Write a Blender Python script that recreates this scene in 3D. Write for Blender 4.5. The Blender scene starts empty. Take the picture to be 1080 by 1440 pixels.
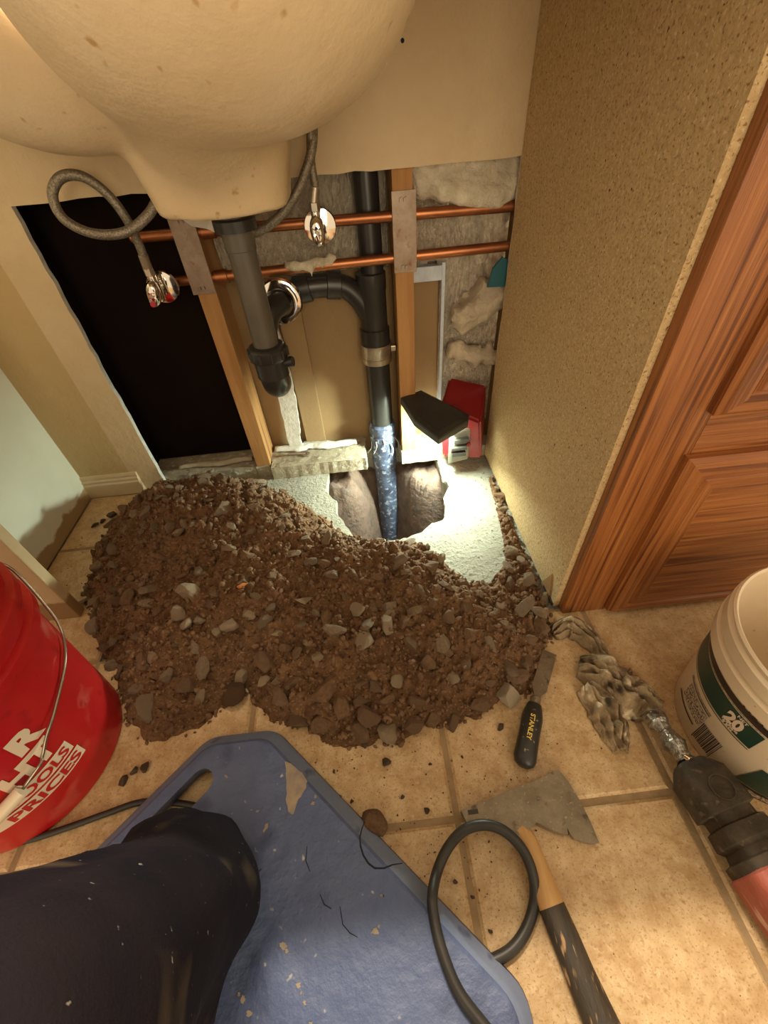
import bpy, bmesh, math, random
import numpy as np
from mathutils import Vector, Matrix, Euler, noise as mnoise

random.seed(7)
rng = np.random.default_rng(11)
SC = bpy.context.scene
COL = SC.collection
R = math.radians

# ------------------------------------------------------------------ camera
# vanishing points of the photo (1080x1440): nadir and the depth direction
FPX, CX, CY, CAMH = 590.0, 540.0, 720.0, 0.72
_d = Vector((54, 612, 590)).normalized()
_y = Vector((-75, -563, 590)); _y = (_y - _d * _y.dot(_d)).normalized()
_u = -_d
_x = _y.cross(_u)
RW = Matrix((_x, _y, _u))                       # image-space (right, down, forward) -> world
CAMP = Vector((0, 0, CAMH))
cam = bpy.data.objects.new('camera', bpy.data.cameras.new('camera'))
COL.objects.link(cam)
cx_, cy_, cz_ = RW.col[0], -RW.col[1], -RW.col[2]
cam.matrix_world = Matrix(((cx_[0], cy_[0], cz_[0], 0), (cx_[1], cy_[1], cz_[1], 0), (cx_[2], cy_[2], cz_[2], CAMH), (0, 0, 0, 1)))
cam.data.sensor_fit = 'VERTICAL'; cam.data.sensor_height = 24.0
cam.data.lens = FPX / 1440.0 * 24.0
cam.data.clip_start = 0.01
SC.camera = cam

# ------------------------------------------------------------------ world and lights
SC.view_settings.view_transform = 'Standard'
SC.view_settings.look = 'None'
SC.view_settings.gamma = 1.0
SC.view_settings.exposure = 0.0
world = bpy.data.worlds.new('room_bounce'); SC.world = world
world.use_nodes = True
bg = world.node_tree.nodes['Background']
bg.inputs[0].default_value = (1.0, 0.77, 0.50, 1)
bg.inputs[1].default_value = 1.05

def area_light(name, loc, target, sx, sy, power, col, spread=180):
    l = bpy.data.lights.new(name, 'AREA'); l.shape = 'RECTANGLE'; l.size = sx; l.size_y = sy
    l.energy = power; l.color = col; l.spread = R(spread)
    o = bpy.data.objects.new(name, l); COL.objects.link(o)
    o.location = loc
    o.rotation_euler = (Vector(target) - Vector(loc)).to_track_quat('-Z', 'Y').to_euler()
    return o
# the lamp over the mirror, above the counter
area_light('mirror_lamp', (-0.10, 0.90, 1.93), (-0.05, -0.1, 0.0), 0.60, 0.05, 48.0, (1.0, 0.84, 0.62))
# added fill from behind the camera, brightening the wall under the counter
area_light('added_front_fill', (0.35, -2.6, 1.05), (-0.05, 0.8, 0.4), 0.8, 1.9, 38.0, (1.0, 0.82, 0.56))

# ------------------------------------------------------------------ pixel helpers (a direction only; depth from a plane)
def ray(px, py): return RW @ Vector((px - CX, py - CY, FPX))
def onz(px, py, z=0.0):
    r = ray(px, py); return CAMP + r * ((z - CAMH) / r.z)
def ony(px, py, Y):
    r = ray(px, py); return CAMP + r * (Y / r.y)

# ------------------------------------------------------------------ object helpers
def tag(o, label=None, cat=None, group=None, kind=None):
    if label: o['label'] = label
    if cat: o['category'] = cat
    if group: o['group'] = group
    if kind: o['kind'] = kind
    return o
def thing(name, label, cat, loc=(0, 0, 0), group=None):
    o = bpy.data.objects.new(name, None); o.empty_display_size = 0.02
    COL.objects.link(o); o.location = loc
    return tag(o, label, cat, group)
def mk(name, verts, faces, mat, parent=None, smooth=False, loc=None):
    me = bpy.data.meshes.new(name)
    me.from_pydata([tuple(v) for v in verts], [], [tuple(f) for f in faces]); me.update()
    return link(name, me, mat, parent, smooth, loc)
def link(name, me, mat, parent=None, smooth=False, loc=None):
    if mat is not None:
        if isinstance(mat, (list, tuple)):
            for m in mat: me.materials.append(m)
        else: me.materials.append(mat)
    if smooth:
        me.polygons.foreach_set('use_smooth', [True] * len(me.polygons)); me.update()
    o = bpy.data.objects.new(name, me); COL.objects.link(o)
    if parent is not None:
        o.parent = parent
        pl = Vector((0, 0, 0)); p = parent
        while p is not None: pl += p.location; p = p.parent
        o.location = (Vector(loc) if loc is not None else Vector((0, 0, 0))) - pl
    elif loc is not None: o.location = loc
    return o
def bmobj(name, bm, mat, parent=None, smooth=False, loc=None):
    bmesh.ops.recalc_face_normals(bm, faces=bm.faces)
    me = bpy.data.meshes.new(name); bm.to_mesh(me); bm.free()
    return link(name, me, mat, parent, smooth, loc)
def autosmooth(o, ang=35):
    me = o.data
    me.polygons.foreach_set('use_smooth', [True] * len(me.polygons))
    bm = bmesh.new(); bm.from_mesh(me)
    for e in bm.edges:
        if len(e.link_faces) == 2 and e.calc_face_angle(0) > R(ang): e.smooth = False
    bm.to_mesh(me); bm.free(); return o
def add_box(bm, lo, hi, bev=0.0, mi=0):
    lo = Vector(lo); hi = Vector(hi)
    r = bmesh.ops.create_cube(bm, size=1.0, matrix=Matrix.Translation((lo + hi) / 2) @ Matrix.Diagonal((*(hi - lo), 1)))
    vs = r['verts']
    fs = {f for v in vs for f in v.link_faces}
    for f in fs: f.material_index = mi
    if bev > 0:
        es = list({e for v in vs for e in v.link_edges})
        bmesh.ops.bevel(bm, geom=es, offset=bev, segments=2, affect='EDGES', profile=0.6)
    return vs
def box(name, lo, hi, mat, parent=None, bev=0.0):
    bm = bmesh.new(); add_box(bm, lo, hi, bev); return bmobj(name, bm, mat, parent)
def prism(name, poly, lo, hi, mat, parent=None, axis='z', bev=0.0):
    """extrude a 2-D polygon; axis z: (x,y), axis y: (x,z), axis x: (y,z)"""
    def P(p, h):
        if axis == 'z': return (p[0], p[1], h)
        if axis == 'y': return (p[0], h, p[1])
        return (h, p[0], p[1])
    bm = bmesh.new()
    a = [bm.verts.new(P(p, lo)) for p in poly]; b = [bm.verts.new(P(p, hi)) for p in poly]
    n = len(poly)
    bm.faces.new(a); bm.faces.new(b[::-1])
    for i in range(n): bm.faces.new((a[i], a[(i + 1) % n], b[(i + 1) % n], b[i]))
    bmesh.ops.recalc_face_normals(bm, faces=bm.faces)
    if bev: bmesh.ops.bevel(bm, geom=list(bm.edges), offset=bev, segments=2, affect='EDGES', profile=0.6)
    return bmobj(name, bm, mat, parent)
def catmull(pts, n=8):
    P = [Vector(p) for p in pts]; out = []
    for i in range(len(P) - 1):
        p0 = P[max(i - 1, 0)]; p1 = P[i]; p2 = P[i + 1]; p3 = P[min(i + 2, len(P) - 1)]
        for k in range(n):
            t = k / n
            out.append(0.5 * ((2 * p1) + (-p0 + p2) * t + (2 * p0 - 5 * p1 + 4 * p2 - p3) * t * t + (-p0 + 3 * p1 - 3 * p2 + p3) * t ** 3))
    out.append(P[-1]); return out
def sweep(path, rad, seg=12, cap=True, up=None, sy=1.0):
    """tube along path; rad: number or list; returns verts, faces"""
    P = [Vector(p) for p in path]; n = len(P)
    rr = rad if isinstance(rad, (list, tuple)) else [rad] * n
    T = [(P[min(i + 1, n - 1)] - P[max(i - 1, 0)]).normalized() for i in range(n)]
    N = Vector(up) if up else (Vector((0, 0, 1)) if abs(T[0].z) < 0.9 else Vector((1, 0, 0)))
    V = []; F = []
    for i in range(n):
        N = (N - T[i] * N.dot(T[i])).normalized(); B = T[i].cross(N)
        for k in range(seg):
            a = 2 * math.pi * k / seg
            V.append(P[i] + (N * math.cos(a) * sy + B * math.sin(a)) * rr[i])
    for i in range(n - 1):
        for k in range(seg):
            a = i * seg + k; b = i * seg + (k + 1) % seg
            F.append((a, b, b + seg, a + seg))
    if cap:
        F.append(tuple(range(seg))[::-1]); F.append(tuple((n - 1) * seg + k for k in range(seg)))
    return V, F
def tube(name, path, rad, mat, parent=None, seg=12, n=0, **k):
    if n: path = catmull(path, n)
    V, F = sweep(path, rad, seg, **k)
    o = mk(name, V, F, mat, parent); return autosmooth(o, 50)
def lathe(name, prof, c, mat, parent=None, seg=48, axis=None, close=False):
    """prof: list of (r, h) along axis (default z) from point c"""
    ax = Vector(axis).normalized() if axis else Vector((0, 0, 1))
    q = ax.to_track_quat('Z', 'Y')
    V = []; F = []; c = Vector(c)
    for (r, h) in prof:
        for k in range(seg):
            a = 2 * math.pi * k / seg
            V.append(c + q @ Vector((r * math.cos(a), r * math.sin(a), h)))
    n = len(prof)
    for i in range(n - 1):
        for k in range(seg):
            a = i * seg + k; b = i * seg + (k + 1) % seg
            F.append((a, b, b + seg, a + seg))
    if prof[0][0] > 1e-6 and not close: F.append(tuple(range(seg))[::-1])
    if prof[-1][0] > 1e-6 and not close: F.append(tuple((n - 1) * seg + k for k in range(seg)))
    if close:
        for k in range(seg):
            a = (n - 1) * seg + k; b = (n - 1) * seg + (k + 1) % seg
            F.append((a, b, (k + 1) % seg, k))
    o = mk(name, V, F, mat, parent)
    bm = bmesh.new(); bm.from_mesh(o.data); bmesh.ops.remove_doubles(bm, verts=bm.verts, dist=1e-6)
    bmesh.ops.recalc_face_normals(bm, faces=bm.faces); bm.to_mesh(o.data); bm.free()
    return autosmooth(o, 35)
def cyl(name, p0, p1, r, mat, parent=None, seg=24):
    p0 = Vector(p0); p1 = Vector(p1); L = (p1 - p0).length; b = min(0.0012, r * 0.2, L * 0.2)
    return lathe(name, [(r - b, 0), (r, b), (r, L - b), (r - b, L)], p0, mat, parent, seg, axis=p1 - p0)
def surfnet(fn, lo, hi, h):
    lo = np.array(lo, float); hi = np.array(hi, float)
    n = np.ceil((hi - lo) / h).astype(int) + 1
    ax = [lo[i] + h * np.arange(n[i]) for i in range(3)]
    X, Y, Z = np.meshgrid(*ax, indexing='ij')
    F = fn(X, Y, Z)
    cs = n - 1
    acc = np.zeros((*cs, 3)); cnt = np.zeros(cs)
    E = np.eye(3, dtype=int); quads = []
    for a in range(3):
        u = (a + 1) % 3; v = (a + 2) % 3
        s0 = [slice(None)] * 3; s1 = [slice(None)] * 3
        s0[a] = slice(0, -1); s1[a] = slice(1, None)
        A = F[tuple(s0)]; B = F[tuple(s1)]
        idx = np.argwhere((A < 0) != (B < 0))
        if not len(idx): continue
        av = A[tuple(idx.T)]; bv = B[tuple(idx.T)]
        t = av / (av - bv)
        pos = lo + h * (idx + t[:, None] * E[a])
        cells = []; ok = np.ones(len(idx), bool)
        for du, dv in ((-1, -1), (0, -1), (0, 0), (-1, 0)):
            c = idx + du * E[u] + dv * E[v]
            good = np.all((c >= 0) & (c < cs), axis=1)
            ok &= good
            cc = c[good]
            np.add.at(acc, tuple(cc.T), pos[good]); np.add.at(cnt, tuple(cc.T), 1)
            cells.append(c)
        q = np.stack(cells, 1)[ok]
        fl = (av >= 0)[ok]
        q[fl] = q[fl][:, ::-1]
        quads.append(q)
    m = cnt > 0
    vid = np.full(cs, -1); vid[m] = np.arange(m.sum())
    V = acc[m] / cnt[m][:, None]
    Q = np.concatenate(quads); Fc = vid[Q[..., 0], Q[..., 1], Q[..., 2]]
    return V, Fc
def smin(a, b, k):
    h = np.clip(0.5 + 0.5 * (b - a) / k, 0, 1)
    return b * (1 - h) + a * h - k * h * (1 - h)
def sd_cone(X, Y, Z, a, b, ra, rb):
    a = np.array(a); b = np.array(b); ba = b - a
    t = np.clip(((X - a[0]) * ba[0] + (Y - a[1]) * ba[1] + (Z - a[2]) * ba[2]) / ba.dot(ba), 0, 1)
    return np.sqrt((X - a[0] - t * ba[0]) ** 2 + (Y - a[1] - t * ba[1]) ** 2 + (Z - a[2] - t * ba[2]) ** 2) - (ra + (rb - ra) * t)
def vnoise(x, y, seed=0):
    """smooth 2-D value noise, numpy"""
    xi = np.floor(x).astype(int); yi = np.floor(y).astype(int); fx = x - xi; fy = y - yi
    fx = fx * fx * (3 - 2 * fx); fy = fy * fy * (3 - 2 * fy)
    def hsh(i, j):
        v = np.sin(i * 127.1 + j * 311.7 + seed * 74.7) * 43758.5453
        return v - np.floor(v)
    return (hsh(xi, yi) * (1 - fx) + hsh(xi + 1, yi) * fx) * (1 - fy) + (hsh(xi, yi + 1) * (1 - fx) + hsh(xi + 1, yi + 1) * fx) * fy
def fill_poly(loops):
    """bmesh with a flat triangulated face from loops (first outer, rest holes), 3-D points"""
    bm = bmesh.new(); es = []; rings = []
    for lp in loops:
        vs = [bm.verts.new(p) for p in lp]; rings.append(vs)
        for i in range(len(vs)): es.append(bm.edges.new((vs[i], vs[(i + 1) % len(vs)])))
    bmesh.ops.triangle_fill(bm, use_beauty=True, use_dissolve=False, edges=es)
    return bm, rings
def text2d(s, size, off=0.0, step=None):
    cu = bpy.data.curves.new('lettering', 'FONT'); cu.body = s; cu.size = size; cu.offset = off; cu.resolution_u = 3
    cu.align_x = 'LEFT'
    o = bpy.data.objects.new('lettering_tmp', cu); COL.objects.link(o)
    dg = bpy.context.evaluated_depsgraph_get()
    me = bpy.data.meshes.new_from_object(o.evaluated_get(dg))
    bpy.data.objects.remove(o); bpy.data.curves.remove(cu)
    bm = bmesh.new(); bm.from_mesh(me); bpy.data.meshes.remove(me)
    if step:
        xs = [v.co.x for v in bm.verts]; x = min(xs) + step
        while x < max(xs):
            bmesh.ops.bisect_plane(bm, geom=list(bm.verts) + list(bm.edges) + list(bm.faces), plane_co=(x, 0, 0), plane_no=(1, 0, 0)); x += step
    return bm
def sheet2d(w, h, step):
    bm = bmesh.new(); n = max(1, int(w / step)); 
    rows = [[bm.verts.new((w * i / n, h * j, 0)) for i in range(n + 1)] for j in range(2)]
    for i in range(n): bm.faces.new((rows[0][i], rows[0][i + 1], rows[1][i + 1], rows[1][i]))
    return bm
def wrap(bm, fn):
    for v in bm.verts: v.co = fn(v.co.x, v.co.y)
    return bm

# ------------------------------------------------------------------ materials
def M(name, col, rough=0.6, metal=0.0, var=None, vscale=8.0, vdet=4.0, bump=0.0, bscale=60.0, bdet=4.0, stretch=(1, 1, 1), flecks=(), spec=0.5, rnd=None, coat=0.0, rvar=0.0):
    m = bpy.data.materials.new(name); m.use_nodes = True
    nt = m.node_tree; N = nt.nodes; L = nt.links
    b = N['Principled BSDF']
    b.inputs['Roughness'].default_value = rough; b.inputs['Metallic'].default_value = metal
    b.inputs['Specular IOR Level'].default_value = spec
    b.inputs['Coat Weight'].default_value = coat
    tc = N.new('ShaderNodeTexCoord'); mp = N.new('ShaderNodeMapping'); mp.inputs['Scale'].default_value = stretch
    L.new(tc.outputs['Object'], mp.inputs['Vector'])
    def nz(scale, det, ro=0.6):
        n = N.new('ShaderNodeTexNoise'); n.inputs['Scale'].default_value = scale; n.inputs['Detail'].default_value = det
        n.inputs['Roughness'].default_value = ro
        L.new(mp.outputs[0], n.inputs['Vector']); return n.outputs['Fac']
    def rmp(sock, lo, hi):
        r = N.new('ShaderNodeMapRange'); r.inputs['From Min'].default_value = lo; r.inputs['From Max'].default_value = hi
        L.new(sock, r.inputs['Value']); return r.outputs[0]
    def mix(f, a, bb):
        x = N.new('ShaderNodeMix'); x.data_type = 'RGBA'
        if isinstance(f, (int, float)): x.inputs['Factor'].default_value = f
        else: L.new(f, x.inputs['Factor'])
        for s, v in ((x.inputs['A'], a), (x.inputs['B'], bb)):
            if isinstance(v, tuple): s.default_value = (*v[:3], 1)
            else: L.new(v, s)
        return x.outputs['Result']
    c = tuple(col)
    if var is not None: c = mix(rmp(nz(vscale, vdet), 0.32, 0.68), c, tuple(var))
    if rnd is not None:
        oi = N.new('ShaderNodeObjectInfo'); c = mix(oi.outputs['Random'], c, tuple(rnd))
    for (fc, fs, lo, hi) in flecks: c = mix(rmp(nz(fs, 2.0, 0.5), lo, hi), c, tuple(fc))
    if isinstance(c, tuple): b.inputs['Base Color'].default_value = (*c[:3], 1)
    else: L.new(c, b.inputs['Base Color'])
    if rvar: 
        L.new(rmp2(N, L, nz(vscale * 2, 3), rough - rvar, rough + rvar), b.inputs['Roughness'])
    if bump:
        bp = N.new('ShaderNodeBump'); bp.inputs['Strength'].default_value = 1.0; bp.inputs['Distance'].default_value = bump
        L.new(nz(bscale, bdet), bp.inputs['Height']); L.new(bp.outputs[0], b.inputs['Normal'])
    m['mix'] = 1
    return m
def rmp2(N, L, sock, a, b_):
    r = N.new('ShaderNodeMapRange'); r.inputs['From Min'].default_value = 0.3; r.inputs['From Max'].default_value = 0.7
    r.inputs['To Min'].default_value = a; r.inputs['To Max'].default_value = b_; L.new(sock, r.inputs['Value']); return r.outputs[0]
def split_mat(m, axis, thresh, soft, col, noise_amt=0.0, nscale=30, below=True, var=None):
    """paint a second colour past a coordinate (paint line, unpainted foot); colour of the thing itself"""
    nt = m.node_tree; N = nt.nodes; L = nt.links; b = N['Principled BSDF']
    tc = N.new('ShaderNodeTexCoord'); sp = N.new('ShaderNodeSeparateXYZ'); L.new(tc.outputs['Object'], sp.inputs[0])
    v = sp.outputs['XYZ'.index(axis)]
    if noise_amt:
        n = N.new('ShaderNodeTexNoise'); n.inputs['Scale'].default_value = nscale; n.inputs['Detail'].default_value = 4; L.new(tc.outputs['Object'], n.inputs['Vector'])
        ma = N.new('ShaderNodeMath'); ma.operation = 'MULTIPLY_ADD'; ma.inputs[1].default_value = noise_amt; L.new(n.outputs['Fac'], ma.inputs[0]); L.new(v, ma.inputs[2]); v = ma.outputs[0]; thresh += noise_amt * 0.5
    r = N.new('ShaderNodeMapRange'); r.inputs['From Min'].default_value = thresh - soft; r.inputs['From Max'].default_value = thresh + soft
    if below: r.inputs['To Min'].default_value = 1; r.inputs['To Max'].default_value = 0
    L.new(v, r.inputs['Value'])
    x = N.new('ShaderNodeMix'); x.data_type = 'RGBA'; L.new(r.outputs[0], x.inputs['Factor'])
    bc = b.inputs['Base Color']
    if bc.is_linked: L.new(bc.links[0].from_socket, x.inputs['A'])
    else: x.inputs['A'].default_value = bc.default_value[:]
    x.inputs['B'].default_value = (*col, 1)
    L.new(x.outputs['Result'], bc); return m
def emat(name, col, s):
    m = bpy.data.materials.new(name); m.use_nodes = True; b = m.node_tree.nodes['Principled BSDF']
    b.inputs['Base Color'].default_value = (*col, 1); b.inputs['Emission Color'].default_value = (*col, 1); b.inputs['Emission Strength'].default_value = s
    return m

m_tile = M('tan_tile', (0.66, 0.49, 0.285), 0.42, var=(0.44, 0.275, 0.125), vscale=34, vdet=10, bump=0.0016, bscale=60, bdet=8, flecks=[((0.40, 0.24, 0.105), 150, 0.55, 0.75), ((0.72, 0.55, 0.34), 130, 0.60, 0.85), ((0.32, 0.18, 0.075), 420, 0.58, 0.72)])
m_grout = M('brown_grout', (0.36, 0.25, 0.14), 0.9, var=(0.26, 0.175, 0.09), vscale=40, bump=0.001, bscale=200)
m_slab = M('bare_concrete', (0.40, 0.39, 0.32), 0.9, var=(0.28, 0.26, 0.21), vscale=16, vdet=10, bump=0.006, bscale=110, bdet=8, flecks=[((0.22, 0.18, 0.13), 110, 0.60, 0.70)])
m_soilwall = M('packed_soil', (0.20, 0.125, 0.095), 0.95, var=(0.10, 0.075, 0.06), vscale=30, vdet=8, bump=0.006, bscale=60)
m_wall = M('cream_wall_paint', (0.66, 0.52, 0.33), 0.65, var=(0.60, 0.46, 0.28), vscale=9, bump=0.0045, bscale=20, bdet=6)
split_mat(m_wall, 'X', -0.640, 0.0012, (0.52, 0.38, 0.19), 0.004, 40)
m_gyp = M('gypsum_core', (0.72, 0.70, 0.64), 0.95, var=(0.55, 0.52, 0.46), vscale=60, bump=0.002, bscale=120)
m_gypb = M('pale_gypsum_edge', (0.62, 0.68, 0.76), 0.9, var=(0.50, 0.56, 0.64), vscale=50, bump=0.002, bscale=90)
m_whitewall = M('white_primer', (0.72, 0.74, 0.62), 0.7, var=(0.66, 0.67, 0.55), vscale=7, bump=0.0012, bscale=40)
split_mat(m_whitewall, 'Z', 0.035, 0.004, (0.36, 0.25, 0.13), 0.05, 25)
m_casing = M('cream_trim_paint', (0.60, 0.47, 0.28), 0.5, var=(0.54, 0.41, 0.23), vscale=12, bump=0.0005)
split_mat(m_casing, 'Z', 0.055, 0.003, (0.30, 0.18, 0.08), 0.02, 40)
m_base = M('cream_baseboard', (0.66, 0.54, 0.36), 0.5, var=(0.60, 0.47, 0.30), vscale=14)
m_sink = M('almond_cultured_marble', (0.74, 0.60, 0.40), 0.38, var=(0.66, 0.50, 0.30), vscale=4, vdet=6, bump=0.0015, bscale=50, flecks=[((0.48, 0.30, 0.12), 60, 0.68, 0.78)])
m_stud = M('pine_stud', (0.47, 0.245, 0.085), 0.75, var=(0.33, 0.155, 0.048), vscale=12, stretch=(3, 3, 0.25), bump=0.0008, bscale=60, flecks=[((0.13, 0.06, 0.025), 9, 0.66, 0.74)])
m_plate = M('weathered_plate', (0.42, 0.36, 0.26), 0.9, var=(0.27, 0.22, 0.15), vscale=26, vdet=9, stretch=(0.8, 1, 1), bump=0.003, bscale=120, bdet=8, flecks=[((0.58, 0.56, 0.48), 90, 0.58, 0.74)])
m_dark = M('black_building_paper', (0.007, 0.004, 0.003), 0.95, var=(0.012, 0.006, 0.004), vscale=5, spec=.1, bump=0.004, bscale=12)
m_kraft = M('brown_board_back', (0.31, 0.20, 0.095), 0.85, var=(0.26, 0.165, 0.075), vscale=5, bump=0.0006, bscale=120)
m_foil = M('crinkled_foil', (0.90, 0.84, 0.72), 0.24, metal=0.8, var=(0.62, 0.55, 0.44), vscale=90, vdet=6, stretch=(2.2, 2.2, 0.6), bump=0.012, bscale=90, bdet=5)  # darker mottling paints in the uneven reflections of the crinkles
m_fiber = M('fibreglass', (0.80, 0.74, 0.60), 0.95, var=(0.42, 0.34, 0.22), vscale=20, bump=0.008, bscale=90, bdet=7)
m_paper = M('dirty_paper', (0.52, 0.44, 0.33), 0.85, var=(0.36, 0.29, 0.20), vscale=18, bump=0.003, bscale=40)
m_cloth = M('white_cloth', (0.74, 0.74, 0.68), 0.9, var=(0.60, 0.59, 0.53), vscale=30, bump=0.002, bscale=90)
m_copper = M('copper_pipe', (0.50, 0.20, 0.085), 0.38, metal=0.9, var=(0.30, 0.11, 0.05), vscale=20, stretch=(0.4, 1, 1))
m_galv = M('galvanised_steel', (0.36, 0.29, 0.23), 0.5, metal=0.7, var=(0.25, 0.18, 0.13), vscale=35, flecks=[((0.22, 0.10, 0.05), 60, 0.62, 0.75)])
m_chrome = M('chrome', (0.80, 0.76, 0.70), 0.08, metal=1.0)
m_band = M('stainless_band', (0.55, 0.50, 0.42), 0.35, metal=0.9, var=(0.40, 0.36, 0.30), vscale=60)
m_braid = M('steel_braid', (0.38, 0.34, 0.27), 0.45, metal=0.75, var=(0.18, 0.155, 0.12), vscale=420, vdet=1, bump=0.0012, bscale=420)
m_ferr = M('brushed_steel', (0.52, 0.47, 0.38), 0.3, metal=0.9)
m_abs = M('black_abs', (0.018, 0.017, 0.016), 0.32, var=(0.030, 0.028, 0.026), vscale=14)
m_tail = M('grey_tailpiece', (0.115, 0.10, 0.078), 0.35, var=(0.09, 0.078, 0.06), vscale=20)
m_dust = M('cool_lit_dusty_pipe', (0.035, 0.042, 0.075), 0.5, var=(0.11, 0.14, 0.23), vscale=30, vdet=8, flecks=[((0.34, 0.40, 0.52), 90, 0.56, 0.68)])  # dust on black plastic; the blue is the work light's cool cast, painted in
m_red = M('red_plastic', (0.50, 0.012, 0.014), 0.33, var=(0.42, 0.010, 0.012), vscale=6, flecks=[((0.60, 0.13, 0.10), 16, 0.60, 0.80), ((0.30, 0.006, 0.008), 40, 0.62, 0.76)])
m_prtw = M('cream_print', (0.72, 0.58, 0.44), 0.5)
m_prtr = M('red_print', (0.46, 0.012, 0.014), 0.45)
m_wire = M('bail_wire', (0.34, 0.28, 0.22), 0.35, metal=0.9)
m_grip = M('cream_grip', (0.70, 0.58, 0.42), 0.45)
m_white = M('white_plastic', (0.76, 0.64, 0.47), 0.4, var=(0.70, 0.57, 0.40), vscale=6, flecks=[((0.45, 0.34, 0.22), 90, 0.70, 0.78)])
m_green = M('dark_green_print', (0.012, 0.045, 0.030), 0.4)
m_blk = M('black_print', (0.035, 0.022, 0.016), 0.45)
m_grayp = M('fine_grey_print', (0.55, 0.45, 0.33), 0.5, flecks=[((0.08, 0.06, 0.045), 420, 0.46, 0.54)])
m_oakv = M('oak_vertical', (0.33, 0.120, 0.032), 0.38, var=(0.215, 0.066, 0.016), vscale=30, vdet=8, stretch=(5, 5, 0.12), bump=0.0016, bscale=60, flecks=[((0.115, 0.032, 0.008), 30, 0.50, 0.66), ((0.42, 0.17, 0.050), 44, 0.55, 0.80)])
m_oakh = M('oak_horizontal', (0.35, 0.128, 0.034), 0.36, var=(0.225, 0.070, 0.017), vscale=22, vdet=8, stretch=(0.14, 4, 4), bump=0.0016, bscale=50, flecks=[((0.125, 0.035, 0.009), 24, 0.50, 0.66), ((0.43, 0.175, 0.050), 36, 0.55, 0.80)])
m_pb = M('particle_board', (0.60, 0.435, 0.225), 0.8, var=(0.46, 0.315, 0.15), vscale=170, vdet=4, bump=0.0014, bscale=200, flecks=[((0.27, 0.155, 0.065), 300, 0.59, 0.68), ((0.70, 0.55, 0.33), 260, 0.60, 0.72), ((0.09, 0.045, 0.02), 150, 0.70, 0.745)])
m_mat = M('worn_blue_plastic', (0.078, 0.113, 0.240), 0.48, var=(0.115, 0.152, 0.290), vscale=9, vdet=10, bump=0.004, bscale=34, bdet=7, flecks=[((0.045, 0.065, 0.15), 14, 0.60, 0.74), ((0.42, 0.42, 0.42), 70, 0.70, 0.76)])
m_rim = M('lit_rubbed_blue_rim', (0.14, 0.18, 0.30), 0.5, var=(0.19, 0.235, 0.35), vscale=20, vdet=8, flecks=[((0.08, 0.10, 0.18), 40, 0.60, 0.74)])  # paler blue paints in the light caught by the bevel, along with wear
m_tan = M('tan_smear', (0.42, 0.34, 0.24), 0.9, var=(0.26, 0.22, 0.20), vscale=60, vdet=8)
m_crack = M('dark_crack', (0.012, 0.015, 0.03), 0.9)
m_jean = M('dark_navy_trousers', (0.009, 0.009, 0.016), 0.85, var=(0.020, 0.016, 0.021), vscale=9, vdet=9, bump=0.0006, bscale=260, spec=.08, flecks=[((0.15, 0.115, 0.075), 11, 0.60, 0.84), ((0.30, 0.28, 0.26), 160, 0.72, 0.78)])
m_boot = M('brown_boot_leather', (0.09, 0.05, 0.025), 0.6, var=(0.06, 0.03, 0.015), vscale=20)
m_cord = M('black_rubber_cord', (0.022, 0.020, 0.018), 0.45, var=(0.035, 0.032, 0.028), vscale=30)
m_steel = M('worn_tool_steel', (0.27, 0.225, 0.16), 0.42, metal=0.5, var=(0.17, 0.135, 0.09), vscale=35, vdet=8, bump=0.0006, bscale=90, flecks=[((0.05, 0.038, 0.026), 60, 0.62, 0.76), ((0.40, 0.34, 0.25), 240, 0.62, 0.78)])
m_hick = M('hickory_handle', (0.55, 0.32, 0.12), 0.6, var=(0.42, 0.22, 0.08), vscale=30, stretch=(3, 0.6, 1), flecks=[((0.05, 0.03, 0.015), 30, 0.60, 0.72)])
m_charr = M('blackened_handle', (0.022, 0.016, 0.011), 0.55, var=(0.050, 0.034, 0.02), vscale=40, stretch=(2.6, .6, 1), bump=0.001, bscale=80, flecks=[((0.36, 0.22, 0.11), 70, 0.60, 0.70)])
m_hand = M('black_tool_handle', (0.020, 0.019, 0.017), 0.4, var=(0.035, 0.032, 0.028), vscale=30, flecks=[((0.30, 0.25, 0.18), 120, 0.66, 0.74)])
m_ylet = M('yellow_lettering', (0.75, 0.55, 0.12), 0.5)
m_rag = M('grimy_rag', (0.44, 0.33, 0.20), 0.95, var=(0.16, 0.105, 0.055), vscale=22, vdet=8, bump=0.003, bscale=240, flecks=[((0.045, 0.028, 0.015), 26, 0.53, 0.66), ((0.70, 0.57, 0.40), 40, 0.58, 0.70)])
m_crinkle = M('crinkled_silver_tape', (0.50, 0.48, 0.43), 0.22, metal=0.8, var=(0.10, 0.09, 0.075), vscale=45, bump=0.004, bscale=70)
m_boot_r = M('grimy_black_rubber', (0.030, 0.024, 0.018), 0.65, var=(0.075, 0.057, 0.040), vscale=40, vdet=9, bump=0.0015, bscale=120, spec=.25, flecks=[((0.16, 0.12, 0.08), 90, 0.62, 0.76)])
m_toolred = M('scuffed_red_casing', (0.25, 0.045, 0.028), 0.5, var=(0.36, 0.10, 0.070), vscale=40, vdet=9, stretch=(1, .4, 1), bump=0.0015, bscale=60, flecks=[((0.52, 0.30, 0.22), 70, 0.60, 0.72)])
m_lampblk = M('black_lamp_plastic', (0.020, 0.018, 0.016), 0.5, var=(0.04, 0.035, 0.028), vscale=20)
m_lampred = M('red_lamp_plastic', (0.21, 0.006, 0.008), 0.45)
m_lampgrey = M('grey_lamp_plastic', (0.20, 0.19, 0.15), 0.45)
m_led = emat('led', (0.90, 1.0, 0.86), 14.0)
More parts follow.
